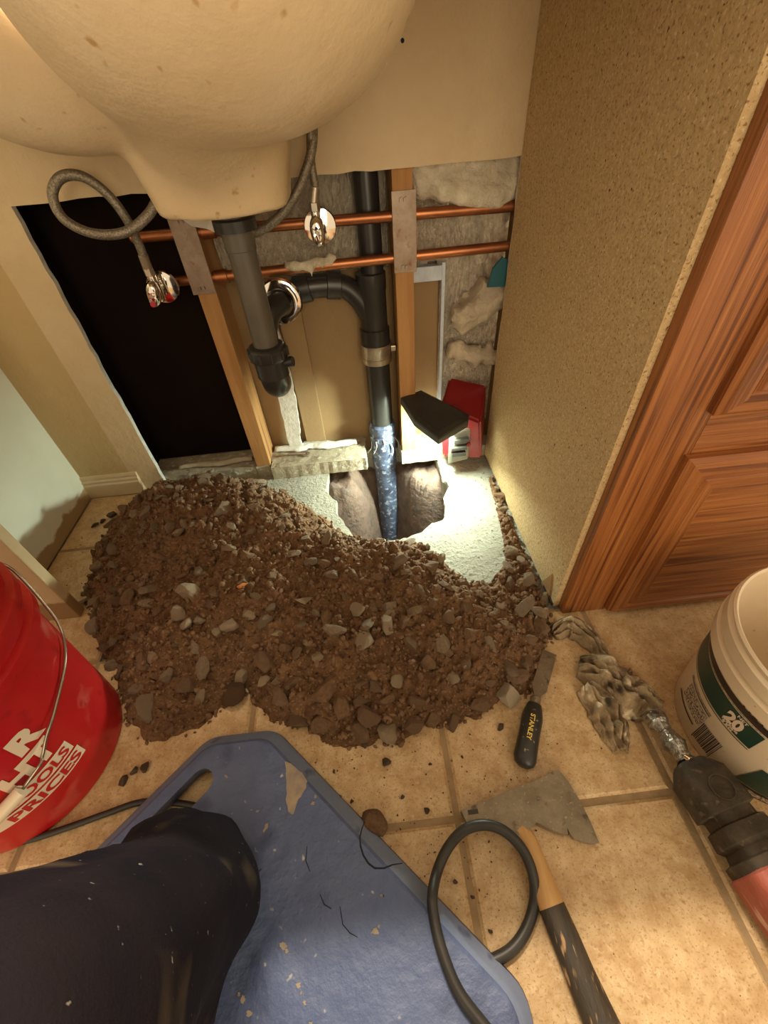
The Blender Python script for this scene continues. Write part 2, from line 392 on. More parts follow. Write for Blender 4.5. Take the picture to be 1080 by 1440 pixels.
m_dirt = M('brown_soil', (0.225, 0.115, 0.050), 0.95, var=(0.110, 0.053, 0.021), vscale=26, vdet=8, bump=0.005, bscale=330, bdet=8, flecks=[((0.33, 0.20, 0.105), 240, 0.58, 0.72), ((0.045, 0.02, 0.009), 130, 0.58, 0.70)])
m_stone = M('brown_stone', (0.24, 0.135, 0.068), 0.9, var=(0.14, 0.072, 0.035), vscale=3, rnd=(0.15, 0.09, 0.050), bump=0.001, bscale=160)
m_grstone = M('grey_stone', (0.30, 0.215, 0.135), 0.9, var=(0.19, 0.13, 0.08), vscale=3, rnd=(0.17, 0.118, 0.075), bump=0.001, bscale=160)
m_pale = M('pale_stone', (0.42, 0.33, 0.22), 0.9, var=(0.28, 0.20, 0.12), vscale=55, rnd=(0.34, 0.25, 0.16), bump=0.0015, bscale=120)
m_white_st = M('chalky_lump', (0.60, 0.50, 0.37), 0.95, var=(0.44, 0.34, 0.23), vscale=50, bump=0.002, bscale=90)
m_orange = M('orange_chip', (0.60, 0.22, 0.05), 0.7, var=(0.45, 0.14, 0.03), vscale=60)
m_teal = M('teal_plastic', (0.01, 0.10, 0.13), 0.5)
m_blue = M('blue_label', (0.04, 0.12, 0.26), 0.5)
m_tag = M('white_paper_tag', (0.62, 0.58, 0.52), 0.6)

YW = 0.943                                    # front of the back wall's plasterboard
# ================================================================== SETTING
# ---- floor: slab with a broken-out hole, tiles, grout
holepx = [(466, 668), (460, 690), (474, 705), (472, 722), (487, 738), (500, 757), (516, 763), (535, 766), (553, 759), (575, 756), (592, 748), (606, 737), (622, 733), (628, 715), (625, 700), (632, 685), (621, 668), (618, 655)]
hole = [onz(*p, -0.010) for p in holepx]
hole = [(p.x, p.y) for p in hole]
hole[0] = (-0.115, 1.030); hole[-1] = (0.195, 1.030)
def jag(loop, amp, n):
    out = []
    for i in range(len(loop)):
        a = Vector(loop[i]); b = Vector(loop[(i + 1) % len(loop)])
        for k in range(n):
            p = a.lerp(b, k / n); out.append((p.x + random.uniform(-amp, amp), p.y + random.uniform(-amp, amp)))
    return out
hole_j = jag(hole, 0.0035, 3)
outer = [(-1.3, -1.2), (1.3, -1.2), (1.3, 1.25), (-1.3, 1.25)]
bm, rings = fill_poly([[(x, y, -0.010) for x, y in outer], [(x, y, -0.010) for x, y in hole_j]])
prev = rings[1]
for dz, sc in ((0.012, 1.0), (0.045, 1.02), (0.09, 1.05)):
    cxh = sum(p[0] for p in hole_j) / len(hole_j); cyh = sum(p[1] for p in hole_j) / len(hole_j)
    cur = [bm.verts.new((cxh + (x - cxh) * sc + random.uniform(-.002, .002), cyh + (y - cyh) * sc, -0.010 - dz)) for x, y in hole_j]
    for i in range(len(cur)): bm.faces.new((prev[i], prev[(i + 1) % len(cur)], cur[(i + 1) % len(cur)], cur[i]))
    prev = cur
floor_o = tag(bmobj('floor', bm, m_slab), 'bare grey concrete slab with a hole broken through it, tan tiles around', None, kind='structure')
# soil pit below the slab
n = 64; V = []; Fc = []
for i in range(n + 1):
    for j in range(n + 1):
        x = -0.19 + 0.46 * i / n; y = 0.54 + 0.56 * j / n
        yb = .925 + .13 * math.exp(-((x - .045) / .06) ** 2)
        f = max(0, min(1, (yb - y + .02 * mnoise.noise((x * 9, 0, 0))) / 0.06)); f = f * f * (3 - 2 * f)
        side = max(0, min(1, (math.hypot((x - 0.045) / .15, (y - .80) / .17) - .75) * 2.2))
        z = -0.055 - 0.36 * f * (1 - .75 * side) - (.25 * math.exp(-(((x - .03) / .05) ** 2 + ((y - .97) / .05) ** 2))) + 0.022 * mnoise.noise((x * 26, y * 26, 3)) + 0.014 * mnoise.noise((x * 70, y * 70, 1)) + .007 * mnoise.noise((x * 160, y * 160, 2))
        V.append((x, y, min(z, -0.028)))
for i in range(n):
    for j in range(n):
        a = i * (n + 1) + j; Fc.append((a, a + n + 1, a + n + 2, a + 1))
pit = mk('soil_pit', V, Fc, m_soilwall, floor_o, True)
pit['label'] = 'damp soil at the bottom of the hole'
# tiles
G = 0.0045; X0 = 0.0684; Y0 = 0.119; PT = 0.310
def tile_mesh(w, d):
    b = 0.004; t = 0.0095
    V = []
    for z, ins in ((-t, 0), (-0.003, 0), (0, b)):
        V += [(ins, ins, z), (w - ins, ins, z), (w - ins, d - ins, z), (ins, d - ins, z)]
    F = [(8, 9, 10, 11), (3, 2, 1, 0)]
    for k in range(2):
        for i in range(4): F.append((k * 4 + i, k * 4 + (i + 1) % 4, k * 4 + 4 + (i + 1) % 4, k * 4 + 4 + i))
    me = bpy.data.meshes.new('tile'); me.from_pydata(V, [], F); me.update(); me.materials.append(m_tile); return me
tcache = {}
def put_tile(x0, y0, x1, y1):
    k = (round(x1 - x0, 4), round(y1 - y0, 4))
    me = tcache.setdefault(k, None) or tcache.__setitem__(k, tile_mesh(*k)) or tcache[k]
    o = bpy.data.objects.new('tile', me); COL.objects.link(o); o.parent = floor_o; o.location = (x0, y0, 0)
for i in range(-3, 3):
    for j in range(-4, 1):
        xa = X0 + PT * i; ya = Y0 + PT * j
        if xa < -0.8: 
            if ya + PT > 0.43: pass
        put_tile(xa + G, ya + G, xa + PT - G, ya + PT - G)
XL = -0.770
put_tile(XL + 0.002, Y0 + PT + G, X0 - 2 * PT - G, Y0 + 2 * PT - G)
put_tile(XL + 0.002, Y0 + 2 * PT + G, X0 - 2 * PT - G, YW - 0.012)
mk('grout', [(X0 - 3 * PT, Y0 - 4 * PT, -.0032), (X0 + 3 * PT, Y0 - 4 * PT, -.0032), (X0 + 3 * PT, Y0 + PT, -.0032), (X0 - 3 * PT, Y0 + PT, -.0032), (XL, Y0 + PT, -.0032), (X0 - 2 * PT, Y0 + PT, -.0032), (X0 - 2 * PT, YW, -.0032), (XL, YW, -.0032)], [(0, 1, 2, 3), (4, 5, 6, 7)], m_grout, floor_o)

# ---- back wall: plasterboard with the opening cut out
ZT = 0.640; OL = -0.566; OR = 0.329
def jl(a, b, n, amp):
    a = Vector(a); b = Vector(b)
    return [tuple(a.lerp(b, k / n) + Vector((random.uniform(-amp, amp), random.uniform(-amp, amp)))) for k in range(1, n)]
wp = [(-1.25, 0), (OL, 0)] + jl((OL, 0), (OL, ZT - .002), 26, .0018) + [(OL, ZT - .002)] + jl((OL, ZT - .002), (OR, ZT + .004), 30, .0018) + [(OR, ZT + .004)] + jl((OR, ZT + .004), (OR + .004, 0), 22, .0014) + [(OR + .004, 0), (1.25, 0), (1.25, 2.3), (-1.25, 2.3)]
bm, (fr,) = fill_poly([[(x, YW, z) for x, z in wp]])
N_ = len(wp)
bk = [bm.verts.new((x, YW + .0127, z)) for x, z in wp]
vm = dict(zip(fr, bk))
for f in list(bm.faces): bm.faces.new([vm[v] for v in f.verts][::-1])
for i in range(N_):
    f = bm.faces.new((fr[i], bk[i], bk[(i + 1) % N_], fr[(i + 1) % N_])); f.material_index = 1
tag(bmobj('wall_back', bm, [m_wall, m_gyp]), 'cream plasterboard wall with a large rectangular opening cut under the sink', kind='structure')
# left side wall, casing board, baseboard
tag(box('wall_left', (XL - 0.1, 0.56, 0), (XL, YW, 2.3), m_whitewall), 'white primed side wall with an unpainted brown foot', kind='structure')
tag(box('trim_1', (XL - 0.1, 0.535, 0), (-0.630, 0.557, 2.1), m_casing, bev=0.002), 'cream upright casing board behind the red bucket', kind='structure')
prof = [(0, 0), (0, 0.064), (-0.004, 0.064), (-0.006, 0.058), (-0.006, 0.052), (-0.009, 0.048), (-0.009, 0.042), (-0.012, 0.038), (-0.013, 0.006), (-0.013, 0)]
bm = bmesh.new()
a = [bm.verts.new((XL, YW + p[0], p[1])) for p in prof]; b = [bm.verts.new((-0.622, YW + p[0], p[1])) for p in prof]
bm.faces.new(a); bm.faces.new(b[::-1])
for i in range(len(prof)): bm.faces.new((a[i], a[(i + 1) % len(prof)], b[(i + 1) % len(prof)], b[i]))
tag(bmobj('baseboard_back', bm, m_base), 'short cream moulded baseboard in the corner', kind='structure')
# far side of the cavity
YB = 1.046
tag(box('wall_behind', (-0.75, YB, -0.01), (0.60, YB + .013, 1.2), m_kraft), 'brown back of the plasterboard behind the studs', kind='structure')

# ================================================================== FRAMING
SL = (-0.310, -0.272); SR = (0.096, 0.134)
def stud(x0, x1, label):
    bm = bmesh.new(); add_box(bm, (x0, YW + .013, 0.028), (x1, YB - .001, 1.2), 0.0015)
    return tag(bmobj('wall_stud', bm, m_stud), label, 'stud', 'studs in the opened wall')
stud(*SL, 'pine wall stud beside the dark empty bay'); stud(*SR, 'pine wall stud behind the black lamp head')
def plank(x0, x1, y0, y1, z0, z1, label, seed, name='sill_plate'):
    bm = bmesh.new(); nx = max(4, int((x1 - x0) / 0.012)); ny = 8
    g = [[bm.verts.new((x0 + (x1 - x0) * i / nx + (random.uniform(-.004, .004) if i in (0, nx) else 0), y0 + (y1 - y0) * j / ny + (random.uniform(-.0012, .0012) if j in (0, ny) else 0), z1 + .0025 * mnoise.noise((i * .4, j * .6, seed)))) for j in range(ny + 1)] for i in range(nx + 1)]
    for i in range(nx):
        for j in range(ny): bm.faces.new((g[i][j], g[i + 1][j], g[i + 1][j + 1], g[i][j + 1]))
    es = [e for e in bm.edges if e.is_boundary]
    ex = bmesh.ops.extrude_edge_only(bm, edges=es)
    for v in ex['geom']:
        if isinstance(v, bmesh.types.BMVert): v.co.z = z0
    bmesh.ops.holes_fill(bm, edges=[e for e in bm.edges if e.is_boundary], sides=0)
    return tag(bmobj(name, bm, m_plate), label, 'sill plate', 'sill plates')
plank(-0.60, -0.312, YW + .014, YB - .001, -.0095, .026, 'shaded sill plate at the foot of the dark bay', 1)
plank(-0.2715, -0.004, YW - .004, YB - .001, -.0095, .030, 'dusty sill plate between the left stud and the drain pipe', 2)
plank(0.090, 0.330, YW + .004, YB - .001, -.0095, .027, 'dusty sill plate under the work light', 3)
plank(-0.311, -0.2725, YW + .014, YB - .001, -.0095, .0275, 'short block of sill plate under the left stud', 4)
# screw on the plate, white cloth, strips
def blob_strip(name, path, wid, hgt, mat, label, cat, seg=10, amp=.25, parent=None):
    P = catmull(path, 6); V = []; Fc = []
    n_ = len(P)
    for i, p in enumerate(P):
        t = (P[min(i + 1, n_ - 1)] - P[max(i - 1, 0)]); s = Vector((-t.y, t.x, 0)).normalized()
        w = (wid[min(int(i / 6), len(wid) - 1)] if isinstance(wid, list) else wid) * (1 + amp * mnoise.noise((i * .5, 2, seg)))
        for k in range(seg + 1):
            u = k / seg * 2 - 1
            V.append(p + s * (u * w) + Vector((0, 0, hgt * ((1 - u * u) * .6 + .55 * abs(mnoise.noise((i * .33, u * 2.1, 5)))))))
    for i in range(n_ - 1):
        for k in range(seg):
            a = i * (seg + 1) + k; Fc.append((a, a + 1, a + seg + 2, a + seg + 1))
    o = mk(name, V, Fc, mat, parent, True)
    md = o.modifiers.new('thick', 'SOLIDIFY'); md.thickness = .0015
    if label: tag(o, label, cat)
    return o
blob_strip('cloth_strip', [(-.262, 1.02, .033), (-.20, 1.015, .033), (-.16, 1.022, .034), (-.10, 1.012, .033), (-.03, 1.018, .033)], [.012, .018, .016, .013], .014, m_cloth, 'torn white cloth strip lying along the dusty sill plate', 'cloth')
blob_strip('cloth_strip', [(-.53, .985, .029), (-.47, .99, .029), (-.42, .985, .029), (-.36, .992, .029), (-.325, .99, .029)], [.006, .010, .009, .007], .012, m_paper, 'grey dirty cloth strip on the sill plate of the dark bay', 'cloth')
t = thing('rusty_bolt', 'rusty bolt end with a washer on the dusty sill plate', 'bolt', (-0.175, 0.985, 0.032))
lathe('washer', [(.004, 0), (.012, 0), (.012, .002), (.004, .002)], (-0.175, 0.985, 0.032), m_galv, t, 20, close=True)
tube('bolt_shank', [(-.175, .985, .034), (-.195, .983, .038), (-.222, .982, .040)], .0035, m_galv, t, 8)

# ---- bay linings
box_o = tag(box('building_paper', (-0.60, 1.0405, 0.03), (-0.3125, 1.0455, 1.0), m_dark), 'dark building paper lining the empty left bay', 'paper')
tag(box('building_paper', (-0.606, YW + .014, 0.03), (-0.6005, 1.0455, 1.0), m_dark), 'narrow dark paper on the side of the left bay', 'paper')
def crinkle_sheet(name, x0, x1, z0, z1, y, mat, label, cat, amp=.006, hole=None, step=.007, axis='v'):
    nx = int((x1 - x0) / step); nz_ = int((z1 - z0) / step); V = []; idx = {}; Fc = []
    for i in range(nx + 1):
        for j in range(nz_ + 1):
            x = x0 + (x1 - x0) * i / nx; z = z0 + (z1 - z0) * j / nz_
            d = amp * mnoise.noise((x * 60, z * 14, 1.3)) + amp * .7 * mnoise.noise((x * 130, z * 60, 7)) + amp * 1.2 * mnoise.noise((x * 9, z * 5, 4))
            idx[i, j] = len(V); V.append((x, y + d, z))
    for i in range(nx):
        for j in range(nz_):
            x = x0 + (x1 - x0) * (i + .5) / nx; z = z0 + (z1 - z0) * (j + .5) / nz_
            if hole and hole[0] < x < hole[1] and hole[2] < z < hole[3] + .012 * mnoise.noise((x * 40, 0, 0)): continue
            Fc.append((idx[i, j], idx[i + 1, j], idx[i + 1, j + 1], idx[i, j + 1]))
    o = mk(name, V, Fc, mat, None, True)
    md = o.modifiers.new('thick', 'SOLIDIFY'); md.thickness = .002
    return tag(o, label, cat)
crinkle_sheet('foil_insulation', -0.268, 0.092, 0.468, 0.95, 1.038, m_foil, 'crinkled silver foil insulation behind the black drain stack', 'insulation')
crinkle_sheet('foil_insulation', 0.137, 0.345, 0.06, 0.95, 1.022, m_foil, 'crinkled silver foil with a ragged cut-out right of the stud', 'insulation', amp=.004, hole=(.13, .205, .0, .47))
# board seen through the cut-out, pale band on top
box('board_piece', (0.137, 1.036, 0.03), (0.206, 1.0455, 0.435), m_kraft); tag(bpy.data.objects['board_piece'], 'brown board seen through the cut-out in the foil', 'board')
tag(box('gypsum_edge', (0.137, 1.012, 0.437), (0.206, 1.034, 0.466), m_gypb), 'pale cut plasterboard edge across the top of the foil cut-out', 'board')
tag(box('gypsum_edge', (0.2035, 1.008, 0.09), (0.2105, 1.034, 0.472), m_gypb), 'thin pale cut plasterboard edge down the side of the foil cut-out', 'board')
# centre bay: lower boards
o = tag(box('kraft_board', (-0.172, 1.030, 0.031), (-0.118, 1.0455, 0.44), m_kraft, bev=.001), 'narrow brown board strip beside the white strip', 'board')
# white torn strip
V = []; Fc = []
for j in range(31):
    z = .032 + .40 * j / 30
    xl = -0.222 + .012 * (j / 30) + .003 * mnoise.noise((j * .5, 0, 0)); w = .034 + .010 * math.sin(j * .12) + .004 * mnoise.noise((j * .8, 3, 0))
    V += [(xl, 1.022, z), (xl + w, 1.020, z)]
for j in range(30): Fc.append((2 * j, 2 * j + 1, 2 * j + 3, 2 * j + 2))
o = mk('drywall_strip', V, Fc, m_gyp); md = o.modifiers.new('thick', 'SOLIDIFY'); md.thickness = .010; md.offset = 0
tag(o, 'torn off-white plasterboard strip standing behind the trap', 'board')
# fibreglass batt at the top of the right bay
def fib(X, Y, Z):
    d = np.full(X.shape, 9.0)
    for (a, b, r) in (((.16, .995, .615), (.33, .995, .64), .030), ((.15, .985, .66), (.34, .985, .69), .035), ((.20, .975, .60), (.30, .97, .585), .021), ((.26, .985, .605), (.335, .985, .60), .026)):
        d = smin(d, sd_cone(X, Y, Z, a, b, r, r), .02)
    return d + .007 * (vnoise(X * 60 + Z * 20, Z * 60 + Y * 30, 1) - .5) + .004 * (vnoise(X * 150, Z * 150 + Y * 80, 2) - .5)
V, Fc = surfnet(fib, (.11, .93, .54), (.36, 1.05, .76), .0065)
tag(mk('fibreglass_batt', V, Fc, m_fiber, None, True), 'fluffy off-white fibreglass insulation at the top of the right bay', 'insulation')
def fib2(X, Y, Z):
    d = sd_cone(X, Y, Z, (-.12, .962, .503), (-.03, .960, .506), .006, .009)
    d = smin(d, sd_cone(X, Y, Z, (-.075, .954, .500), (-.068, .952, .462), .005, .002), .01)
    return d + .009 * (vnoise(X * 60 + Z * 50, Z * 90 + Y * 60, 7) - .5) + .007 * (vnoise(X * 120, Z * 120 + Y * 60, 3) - .5)
V, Fc = surfnet(fib2, (-.15, .925, .44), (.0, .985, .535), .004)
tag(mk('fibreglass_tuft', V, Fc, m_fiber, None, True), 'small tuft of fibreglass caught on the lower copper pipe', 'insulation')
# crumpled paper duct in the right bay
def crump(X, Y, Z):
    d = sd_cone(X, Y, Z, (.262, 1.0, .36), (.325, 1.0, .41), .045, .05)
    d = smin(d, sd_cone(X, Y, Z, (.24, .995, .28), (.32, 1.0, .26), .030, .04), .02)
    return d + .045 * np.abs(vnoise(X * 22 + Z * 9, Z * 18 - X * 12 + Y * 20, 5) - .5) + .022 * np.abs(vnoise(X * 60 - Z * 30, Z * 50 + X * 20, 6) - .5)
V, Fc = surfnet(crump, (.17, .92, .19), (.40, 1.07, .50), .006)
o = mk('crumpled_paper', V, Fc, m_paper); tag(o, 'dirty crumpled paper stuffed into the right bay above the red lamp body', 'paper')
tag(prism('plastic_scrap', [(.292, .43), (.335, .428), (.34, .47), (.318, .485), (.30, .465)], .955, .962, m_teal, axis='y'), 'small teal plastic scrap above the crumpled paper', 'scrap')

# ================================================================== PLUMBING
def copper(z0, z1, label):
    t = thing('copper_pipe', label, 'pipe', (0, .992, 0), 'copper pipes through the studs')
    cyl('pipe', (-.40, .9685, z0), (.348, .9685, z1), .0098, m_copper, t, 16)
    return t
c1 = copper(.574, .567, 'upper copper water pipe crossing the opened wall')
c2 = copper(.494, .501, 'lower copper water pipe crossing the opened wall')
cyl('fitting', (-.268, .9685, .4953), (-.242, .9685, .4955), .0125, m_copper, c2, 16)
cyl('fitting', (-.268, .9685, .5727), (-.242, .9685, .5725), .0125, m_copper, c1, 16)
def nailplate(x0, x1, z0, z1, label):
    t = thing('nail_plate', label, 'plate', ((x0 + x1) / 2, YW, z0), 'steel nail plates on the studs')
    bm = bmesh.new(); add_box(bm, (x0, YW + .0105, z0), (x1, YW + .0125, z1), .0006)
    bmobj('plate', bm, m_galv, t)
    for zz in (z0 + .010, z1 - .014):
        for k in (-.006, 0.002):
            xm = (x0 + x1) / 2 + k
            prism('prong', [(xm - .003, zz - .003), (xm + .003, zz - .001), (xm + .002, zz + .005), (xm - .003, zz + .003)], YW + .0065, YW + .0107, m_galv, t, axis='y')
    return t
nailplate(-.318, -.272, .470, .606, 'steel nail plate on the stud beside the dark bay')
nailplate(.094, .140, .474, .609, 'steel nail plate on the stud right of the drain stack')
# drain stack
DX, DY = 0.047, 1.0045
t = thing('drain_stack', 'black plastic drain stack with a steel banded coupling going down into the hole', 'drain pipe', (DX, DY, -.2))
cyl('upper_pipe', (DX + .004, DY, .45), (DX + .004, DY, 1.0), .0245, m_abs, t)
lathe('tee_fitting', [(.029, .318), (.0345, .319), (.0345, .352), (.031, .355), (.031, .432), (.0325, .436), (.0325, .468), (.027, .47)], (DX, DY, 0), m_abs, t, 32)
tube('branch_pipe', [(-.142, DY - .01, .440), (-.10, DY - .01, .452), (-.05, DY - .004, .452), (-.012, DY, .445), (.018, DY, .418), (.035, DY, .385)], .0235, m_abs, t, 20, n=6)
cyl('branch_hub', (-.118, DY - .01, .4495), (-.085, DY - .009, .4535), .0285, m_abs, t)
cyl('branch_hub', (-.050, DY - .004, .4535), (-.020, DY - .001, .449), .0285, m_abs, t)
cl = lathe('banded_coupling', [(.031, .272), (.0365, .273), (.0365, .306), (.037, .308), (.037, .318), (.031, .319)], (DX, DY, 0), m_band, t, 32)
lathe('band', [(.0365, .277), (.0375, .2775), (.0375, .286), (.0365, .2865)], (DX, DY, 0), m_ferr, cl, 32, close=True)
box('clamp_screw', (DX + .034, DY - .018, .300), (DX + .046, DY - .006, .312), m_ferr, cl, .001)
cyl('lower_pipe', (DX, DY, -.42), (DX, DY, .275), .0300, m_abs, t)
lathe('dusty_hub', [(.030, -.045), (.0345, -.043), (.0345, .045), (.0375, .048), (.0375, .062), (.0345, .066), (.0365, .069), (.0365, .094), (.033, .098), (.0302, .100)], (DX, DY, 0), m_dust, t, 32)
lathe('dusty_pipe', [(.0312, -.42), (.0312, -.045)], (DX, DY, 0), m_dust, t, 32)
# shreds of tape at the hub
for k in range(5):
    a = R(200 + k * 33); p = Vector((DX + .036 * math.cos(a), DY + .036 * math.sin(a), .045 + .01 * (k % 3)))
    tube('tape_shred', [p, p + Vector((.006 * math.cos(a) + .004, .004 * math.sin(a), -.018)), p + Vector((.012 * math.cos(a) - .003, .010 * math.sin(a), -.035))], [.003] * 4 + [.0022] * 4 + [.001], m_cloth, t, 6, n=4, sy=.3)
# P-trap
TX, TY = -0.172, 0.822
t = thing('sink_trap', 'grey tailpiece and black P-trap hanging under the sink outlet', 'trap', (TX, TY, .3))
lathe('drain_flange', [(.018, .592), (.034, .593), (.034, .608), (.030, .611), (.030, .632)], (TX, TY, 0), m_abs, t, 28)
lathe('tailpiece', [(.0235, .395), (.0235, .565), (.0255, .566), (.0255, .600)], (TX, TY, 0), m_tail, t, 28)
sn = lathe('slip_nut', [(.030, .380), (.0360, .381), (.0375, .386), (.0375, .402), (.0345, .406), (.030, .408)], (TX, TY, 0), m_abs, t, 22)
for k in range(10):
    a_ = 2 * math.pi * k / 10
    cyl('nut_rib', (TX + .037 * math.cos(a_), TY + .037 * math.sin(a_), .384), (TX + .037 * math.cos(a_), TY + .037 * math.sin(a_), .402), .003, m_abs, sn, 8)
tube('trap_bend', [(TX, TY, .39), (TX, TY, .352), (TX - .001, TY + .010, .325), (TX - .004, TY + .040, .312), (TX - .010, TY + .070, .325), (TX - .012, TY + .078, .36), (TX - .010, TY + .078, .405), (TX + .004, TY + .088, .437), (TX + .026, TY + .12, .4445)], [.0285] * 20 + [.024] * 29, m_abs, t, 24, n=6)
lathe('trap_hub', [(.0285, .345), (.0315, .346), (.0315, .382), (.029, .384)], (TX, TY, 0), m_abs, t, 28)
cyl('trap_arm', (TX + .022, TY + .11, .4445), (TX + .028, 1.0, .445), .0215, m_abs, t)
cyl('side_boss', (TX + .026, TY - .006, .372), (TX + .046, TY - .010, .374), .010, m_abs, t)
# chrome wall flange of the trap arm
lathe('drain_escutcheon', [(.026, 0), (.044, .001), (.045, .004), (.042, .009), (.032, .012), (.026, .011)], (-.146, YW + .004, .4445), m_chrome, None, 40, axis=(0, -1, 0), close=True)
tag(bpy.data.objects['drain_escutcheon'], 'chrome wall flange ring around the trap arm', 'flange')
# shut-off valves
def valve(c, label, tilt):
    t = thing('shutoff_valve', label, 'valve', c, 'shut-off valves under the sink')
    c = Vector(c)
    cyl('stub', c + Vector((0, .012, 0)), (c.x, .962, c.z), .0085, m_ferr, t, 16)
    lathe('escutcheon', [(.006, .0), (.026, .001), (.0295, .006), (.028, .012), (.012, .016), (.006, .016)], c + Vector((.004, .034, 0)), m_chrome, t, 36, axis=(0, -1, 0), close=True)
    lathe('valve_body', [(.0085, -.018), (.0105, -.017), (.0105, .014), (.008, .016), (.008, .030)], c, m_chrome, t, 20)
    cyl('outlet_nut', c + Vector((0, 0, .026)), c + Vector((0, 0, .040)), .0095, m_ferr, t, 6)
    # oval handle
    q = Euler((R(90), R(tilt), 0)).to_quaternion(); V = []; Fc = []; sg = 28
    prof = [(0, .030), (.55, .031), (.85, .028), (1.0, .022), (.92, .014), (.5, .010), (0, .010)]
    for r_, h_ in prof:
        for k in range(sg):
            a = 2 * math.pi * k / sg; V.append(c + q @ Vector((r_ * .0125 * math.cos(a), r_ * .0235 * math.sin(a), h_)))
    for i in range(len(prof) - 1):
        for k in range(sg):
            a = i * sg + k; b = i * sg + (k + 1) % sg; Fc.append((a, b, b + sg, a + sg))
    o = mk('handle', V, Fc, m_chrome, t); autosmooth(o, 40)
    sc = cyl('handle_screw', c + q @ Vector((0, 0, .029)), c + q @ Vector((0, 0, .0335)), .0035, m_ferr, t, 12)
    return t
VL = (-.365, .902, .497); VR = (-.046, .900, .571)
v1 = valve(VL, 'chrome shut-off valve in front of the dark bay', 12)
v2 = valve(VR, 'chrome shut-off valve in front of the foil insulation', -4)
cyl('red_marker', Vector(VL) + Vector((-.004, -.030, -.014)), Vector(VL) + Vector((-.004, -.0325, -.014)), .005, M('red_dot', (.45, .03, .05), .4), v1, 16)
# braided hoses
def hose(label, path, r=.0075):
    t = thing('supply_hose', label, 'hose', path[0], 'braided supply hoses')
    P = [Vector(p) for p in path]
    tube('hose', path, r, m_braid, t, 14, n=10)
    d = (P[1] - P[0]).normalized()
    cyl('crimp', P[0] - d * .002, P[0] + d * .022, r + .0012, m_ferr, t, 16)
    d = (P[-2] - P[-1]).normalized(); cyl('crimp', P[-1] - d * .002, P[-1] + d * .022, r + .0012, m_ferr, t, 16)
    return t
h0 = Vector(VL) + Vector((0, 0, .040))
hose('braided hose making a big loop left of the sink', [h0, ony(196, 345, .895), ony(178, 308, .885), ony(150, 272, .88), ony(115, 248, .872), ony(85, 250, .865), ony(74, 275, .858), ony(90, 308, .85), ony(130, 328, .848), ony(175, 327, .85), ony(206, 305, .862), ony(222, 280, .875), ony(238, 250, .89), ony(255, 215, .90)])
h1 = Vector(VR) + Vector((0, 0, .040))
hose('braided hose rising beside the sink outlet from the right valve', [h1, ony(443, 262, .90), ony(438, 232, .898), ony(437, 205, .895), ony(436, 180, .89), ony(428, 110, .90)], .0068)
hose('braided hose curving down behind the grey tailpiece', [ony(430, 110, .905), ony(438, 160, .90), ony(440, 197, .892), ony(432, 235, .886), ony(415, 275, .885), ony(392, 305, .888), ony(365, 325, .892), ony(345, 326, .90), ony(322, 315, .915), ony(300, 290, .92)])
t = thing('hose_tag', 'blue and white paper tag hanging under the sink outlet', 'tag', (-.235, .90, .60))
V = [ony(253, 306, .905), ony(296, 305, .86), ony(332, 308, .85), ony(316, 333, .85), ony(292, 322, .86), ony(270, 318, .90)]
o = mk('tag_sheet', V, [(0, 1, 2, 3, 4, 5)], m_tag, t); md = o.modifiers.new('thick', 'SOLIDIFY'); md.thickness = .001
V = [ony(296, 306, .856), ony(331, 309, .846), ony(317, 331, .846), ony(303, 324, .854)]
o = mk('blue_panel', V, [(0, 1, 2, 3)], m_blue, t); md = o.modifiers.new('thick', 'SOLIDIFY'); md.thickness = .001
tube('white_line', [ony(304, 313, .846), ony(316, 324, .842)], .0012, m_tag, t, 6)

# ================================================================== SINK AND COUNTER
SX = -0.172
sink = thing('vanity_sink', 'almond vanity sink with its rounded underside and outlet block hanging from the wall', 'sink', (SX, .70, .62))
def sk(X, Y, Z):
    def ell3(c, a):
        q = np.sqrt(((X - c[0]) / a[0]) ** 2 + ((Y - c[1]) / a[1]) ** 2 + ((Z - c[2]) / a[2]) ** 2)
        q2 = np.sqrt(((X - c[0]) / a[0] ** 2) ** 2 + ((Y - c[1]) / a[1] ** 2) ** 2 + ((Z - c[2]) / a[2] ** 2) ** 2)
        return q * (q - 1) / np.maximum(q2, 1e-6)
    d = ell3((-.082, .600, .846), (.185, .195, .147))       # bowl
    back = ell3((-.305, .765, .855), (.205, .150, .158))    # rounded back part behind it
    # outlet block: rounded, a little wider towards the top
    zz = np.clip((Z - .62) / .16, 0, 1)
    dx = np.abs(X - SX) - (.055 + .028 * zz); dy = np.abs(Y - .815) - (.035 + .02 * zz)
    nb = np.sqrt(np.maximum(dx, 0) ** 2 + np.maximum(dy, 0) ** 2) + np.minimum(np.maximum(dx, dy), 0) - .038
    nb = np.maximum(nb, np.maximum(.622 - Z, Z - .86))
    d = smin(d, nb, .05)
    # shoulder sweeping from the outlet up into the bowl
    kl = sd_cone(X, Y, Z, (SX, .795, .715), (SX + .012, .615, .820), .088, .100)
    d = smin(d, kl, .04)
    d = smin(d, back, .012)
    qi = np.sqrt(((X + .13) / .185) ** 2 + ((Y - .640) / .150) ** 2 + ((Z - .862) / .105) ** 2)
    d = np.maximum(d, -(qi - 1) * .15)
    d = np.maximum(d, Z - .850)
    d = np.maximum(d, Y - .940)
    return d
V, Fc = surfnet(sk, (-.53, .37, .60), (.13, .95, .865), .007)
o = mk('basin', V, Fc, m_sink, sink, True)
md = o.modifiers.new('soft', 'SMOOTH'); md.iterations = 4; md.factor = .5
ell = [(-.13 + .185 * math.cos(2 * math.pi * k / 48), .640 + .15 * math.sin(2 * math.pi * k / 48)) for k in range(48)]
rect = [(-.66, .400), (1.10, .400), (1.10, .9425), (-.66, .9425)]
